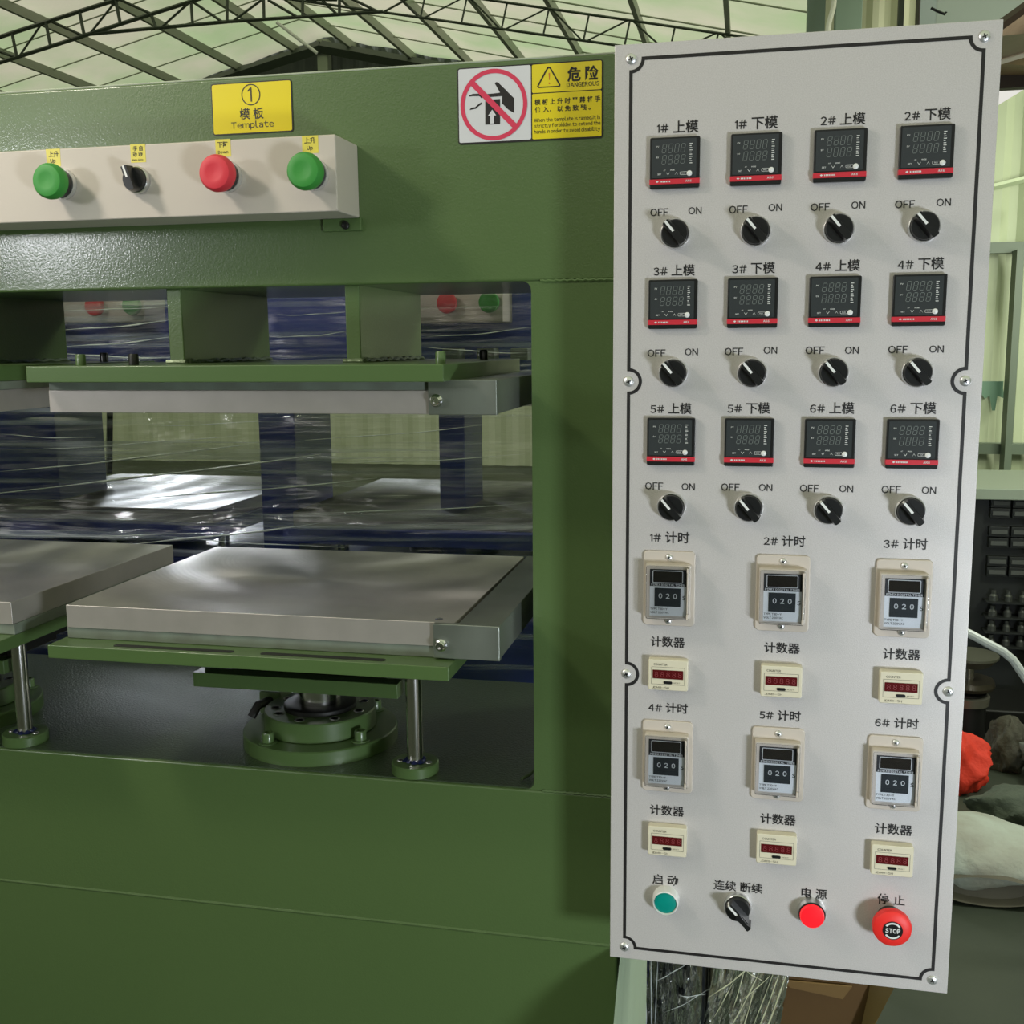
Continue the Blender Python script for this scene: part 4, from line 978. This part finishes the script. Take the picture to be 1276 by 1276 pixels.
# stacked spindle with disks
SYp = 4.02
c = at(1208, 830, SYp)
sp = thing('machine_spindle', (c.x, SYp, 0), 'dark oily spindle with round flanges right of the silver cabinet', 'machine part')
sm = mat('oily brown steel', (.07, .06, .04), .35, .6)
zz = lambda py: at(1216, py, SYp).z
q_ = SYp / 3.3
k = MB(); k.lathe([(.052 * q_, 0), (.052 * q_, zz(862)), (.040 * q_, zz(862) + .005), (.040 * q_, zz(850))], (c.x, SYp, 0), 'Z', 28); k.build('shaft', MT['dark'], sp)
k = MB(); k.lathe([(.02, zz(856)), (.070 * q_, zz(856)), (.074 * q_, zz(852)), (.070 * q_, zz(846)), (.02, zz(846))], (c.x, SYp, 0), 'Z', 32); k.build('flange', sm, sp)
k = MB(); k.lathe([(.018, zz(846)), (.018, zz(826))], (c.x, SYp, 0), 'Z', 16); k.build('neck', mat('bright neck', (.35, .32, .26), .25, .8), sp)
k = MB(); k.lathe([(.02, zz(828)), (.055 * q_, zz(828)), (.080 * q_, zz(818)), (.080 * q_, zz(815)), (.05, zz(814)), (0, zz(814))], (c.x, SYp, 0), 'Z', 32); k.build('cap_disc', mat('worn grey disc', (.15, .15, .11), .4, .5), sp)
k = MB(); k.lathe([(.0, 0), (.060 * q_, 0), (.062 * q_, .03), (.0535 * q_, .034), (.0, .034)], (c.x, SYp, zz(876)), 'Z', 28); k.build('shaft_band', mat('worn band', (.22, .21, .16), .35, .6), sp)

# cloths and sacks heaped on the floor
def heap(name, px, py, Y, rx_, ry_, h, m_, lab, cat, seed=0, amp=.3, base=0.0):
    """crumpled cloth: a low mound with sharp folds, standing on z = base"""
    c = at(px, py, Y); rnd = random.Random(seed); ph = [rnd.uniform(0, 6) for _ in range(9)]
    nu, nv = 56, 26; vs = []; fs = []
    rdg = lambda t: 1 - 2 * abs(math.sin(t)) ** .7
    for j in range(nv + 1):
        t = j / nv * math.pi
        for i in range(nu):
            a_ = 2 * math.pi * i / nu
            f = .45 * rdg(1.5 * a_ + ph[0] + 1.2 * math.sin(t * 2 + ph[1])) + .3 * rdg(2.5 * a_ + 2.2 * t + ph[2]) + .16 * rdg(4.5 * a_ - 3 * t + ph[3]) + .1 * rdg(9 * a_ + 5 * t + ph[4])
            d = 1 + amp * f * math.sin(t)
            vs.append((c.x + rx_ * d * math.sin(t) * math.cos(a_), Y + ry_ * d * math.sin(t) * math.sin(a_), max(base + .001, base + h * .42 + h * .58 * d * math.cos(t))))
    for j in range(nv):
        for i in range(nu): fs.append([j * nu + i, (j + 1) * nu + i, (j + 1) * nu + (i + 1) % nu, j * nu + (i + 1) % nu])
    k = MB(); k.add(vs, fs); return tag(k.build(name, m_, None, angle=50, recalc=False), lab, cat)
cloth_g = mat('grey green cloth', (.075, .09, .065), .8, bump=(60, .006), vary=(8, .3, (.13, .155, .11)))
heap('red_cloth', 1194, 990, 3.70, .105, .09, .20, mat('orange red cloth', (.85, .05, .02), .7, bump=(50, .004)), 'crumpled orange red cloth at the right edge of the silver cabinet', 'cloth', 3, .32)
heap('work_cloth', 1274, 1018, 3.45, .16, .10, .12, cloth_g, 'dark grey green cloth right of the red cloth', 'cloth', 5, .26)
tb = MB().box(at(1196, 950, 4.3).x, at(1400, 950, 4.3).x, 4.22, 4.5, 0, .11).build('shadow_block', MT['dark'], None, .01)  # dark block put in for the shadow before the drawer cabinet
tag(tb, 'dark low block standing in for the shadow in front of the drawer cabinet', 'box')
heap('rag', 1256, 925, 3.90, .075, .06, .20, mat('brown grey rag', (.09, .085, .06), .8, bump=(50, .006)), 'brownish rag behind the red cloth, right of the spindle', 'cloth', 6, .4)['group'] = 'rags behind the red cloth'
heap('rag', 1318, 955, 3.80, .12, .09, .18, mat('pale grey rag', (.17, .185, .15), .8, bump=(50, .006)), 'pale grey rag at the right picture edge behind the dark cloth', 'cloth', 11, .4)['group'] = 'rags behind the red cloth'
# white woven sack lying on the floor with its mouth towards us
sack = mat('dirty white woven sack', (.52, .57, .50), .75, bump=(40, .006), vary=(7, .16, (.38, .37, .31)))
sk0, sk1 = at(1120, 1050, 3.12), at(1345, 1078, 2.98)
def sack_fn(u, v):
    p = sk0.lerp(sk1, u); th = 2 * math.pi * v
    hh = .100 - .035 * u; w_ = 1 + .05 * math.sin(3 * th + 9 * u) + .03 * math.sin(7 * th + 17 * u) + .05 * math.sin(13 * u + th)
    return (p.x, 3.05 + .15 * math.cos(th) * w_, max(.002, hh + hh * math.sin(th) * w_))
k = MB(); k.grid(sack_fn, 40, 32); so = k.build('woven_sack', sack, None, recalc=False, angle=80)
tag(so, 'dirty white woven sack lying below the red cloth', 'sack')
cm = at(1236, 1090, 2.86)
k = MB(); k.lathe([(0, .04), (.110, .03), (.128, .012), (.134, .0), (.138, .010), (.142, .06)], (cm.x, 2.88, .048), 'Y', 40, sz=.30)
k.build('sack_mouth', mat('brown sack inside', (.15, .135, .10), .7, vary=(8, .3, (.10, .09, .065))), so)

# cardboard box and the wrapped goods below the cabinet
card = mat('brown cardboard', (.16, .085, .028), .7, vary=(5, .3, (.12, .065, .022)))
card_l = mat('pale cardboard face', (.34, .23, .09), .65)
cbx = thing('cardboard_box', (at(1030, 1260, 1.9).x, 2.0, 0), 'brown cardboard box under the silver cabinet', 'box')
ct_ = at(1030, 1216, 1.85).z
xl_, xm_ = at(930, 1240, 1.85).x, at(1084, 1240, 1.85).x
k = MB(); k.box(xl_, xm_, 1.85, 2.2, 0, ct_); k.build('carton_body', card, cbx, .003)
q1 = at(1117, 1226, 1.80); q2 = at(1062, 1330, 1.80)
k = MB(); v = [Vector((xm_, 1.846, ct_)), q1, q2, Vector((xm_ - .01, 1.842, q2.z))]; dy = Vector((0, .004, 0))
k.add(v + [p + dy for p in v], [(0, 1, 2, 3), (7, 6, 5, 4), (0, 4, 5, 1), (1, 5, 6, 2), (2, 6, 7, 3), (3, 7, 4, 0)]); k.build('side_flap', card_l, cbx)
k = MB(); v = [at(975, 1222, 1.84), at(1062, 1230, 1.84), at(1050, 1245, 1.84), at(985, 1231, 1.84)]
k.add(v + [p + dy for p in v], [(0, 1, 2, 3), (7, 6, 5, 4), (0, 4, 5, 1), (1, 5, 6, 2), (2, 6, 7, 3), (3, 7, 4, 0)]); k.build('top_flap', mat('mid cardboard flap', (.24, .14, .05), .7), cbx)
# motor-like dark bundle
wb = MB(); wb.box(at(795, 1230, 1.7).x, at(880, 1230, 1.7).x, 1.66, 1.95, 0, at(850, 1196, 1.66).z); o = wb.build('machine_crate', mat('black wrapped crate', (.012, .014, .02), .3), None, .01); tag(o, 'black crate in film below the left corner of the silver cabinet', 'crate')
wb = MB(); wb.box(at(884, 1230, 1.75).x, at(945, 1230, 1.75).x, 1.70, 1.845, 0, at(900, 1202, 1.66).z); o = wb.build('padding_block', mat('grey olive padding', (.16, .15, .09), .7), None, .01); tag(o, 'olive grey padding block in film between the black crate and the carton', 'padding')
def folds(px0, px1, slant, seed):
    rnd = random.Random(seed); ph = [rnd.uniform(0, 6) for _ in range(4)]
    tri = lambda t: abs((t % 1.0) - .5) * 2
    def fn(u, v):
        px = px0 + u * (px1 - px0) - slant * v; py = 1172 + v * 200
        Y = 1.615 + .030 * tri(u * 2.6 + v * .9 + ph[0] / 6 + .1 * math.sin(v * 7 + ph[1])) + .014 * tri(u * 7.3 - v * 1.7 + .15 * math.sin(v * 11 + ph[2])) + .005 * tri(u * 17 + v * 5 + .3 * math.sin(v * 15))
        return tuple(at(px, py, Y))
    return fn
k = MB(); k.grid(folds(803, 876, 4, 2), 110, 70); o = k.build('film_wrap', MT['film_v'], None, recalc=False, angle=80); tag(o, 'glinting clear film over the black crate below the silver cabinet', 'plastic film', kind='stuff')
k = MB(); k.grid(folds(896, 992, 38, 5), 130, 70); o = k.build('film_wrap', MT['film_y'], None, recalc=False, angle=80); tag(o, 'yellowish crumpled film gathered beside the cardboard box', 'plastic film', kind='stuff')
crease_y = mat('gathered yellowish film', (.72, .70, .50), .2, coat=.6, bump=(300, .0008))
fy = lambda x_, y_: 1.598
for i, (p0, p1, r_) in enumerate([((803, 1185), (806, 1300), .0013), ((811, 1185), (812, 1300), .0010), ((820, 1190), (815, 1300), .0007), ((862, 1196), (818, 1222), .0007), ((884, 1232), (828, 1262), .0005), ((880, 1238), (846, 1241), .0006)]):  # the short strands stand in for glints on the folds
    crease(p0, p1, r_, o, crease_m, fy, seed=40 + i)
for i, (p0, p1, r_) in enumerate([((985, 1200), (948, 1300), .0012), ((976, 1200), (938, 1300), .0009), ((968, 1200), (930, 1300), .0006), ((945, 1196), (882, 1244), .0010), ((950, 1205), (905, 1290), .0009), ((930, 1200), (912, 1262), .0007), ((960, 1215), (925, 1245), .0007), ((918, 1215), (888, 1270), .0006), ((940, 1232), (920, 1300), .0008), ((925, 1205), (950, 1222), .0006)]):
    crease(p0, p1, r_, o, crease_y, fy, seed=60 + i)
def film3(u, v):
    z = .80 - v * .72; y0_ = FY - .004 - .20 * (1 - math.exp(-v * 7)); y = y0_ + (1.53 - y0_) * u
    x = XR + .006 + .0025 * math.sin(u * 34 + v * 2)
    return (x + .0, y, z)
k = MB(); k.grid(film3, 60, 20); o = k.build('film_wrap', MT['film_side'], None, recalc=False); tag(o, 'milky film hugging the lower right side of the green press', 'plastic film', kind='stuff')
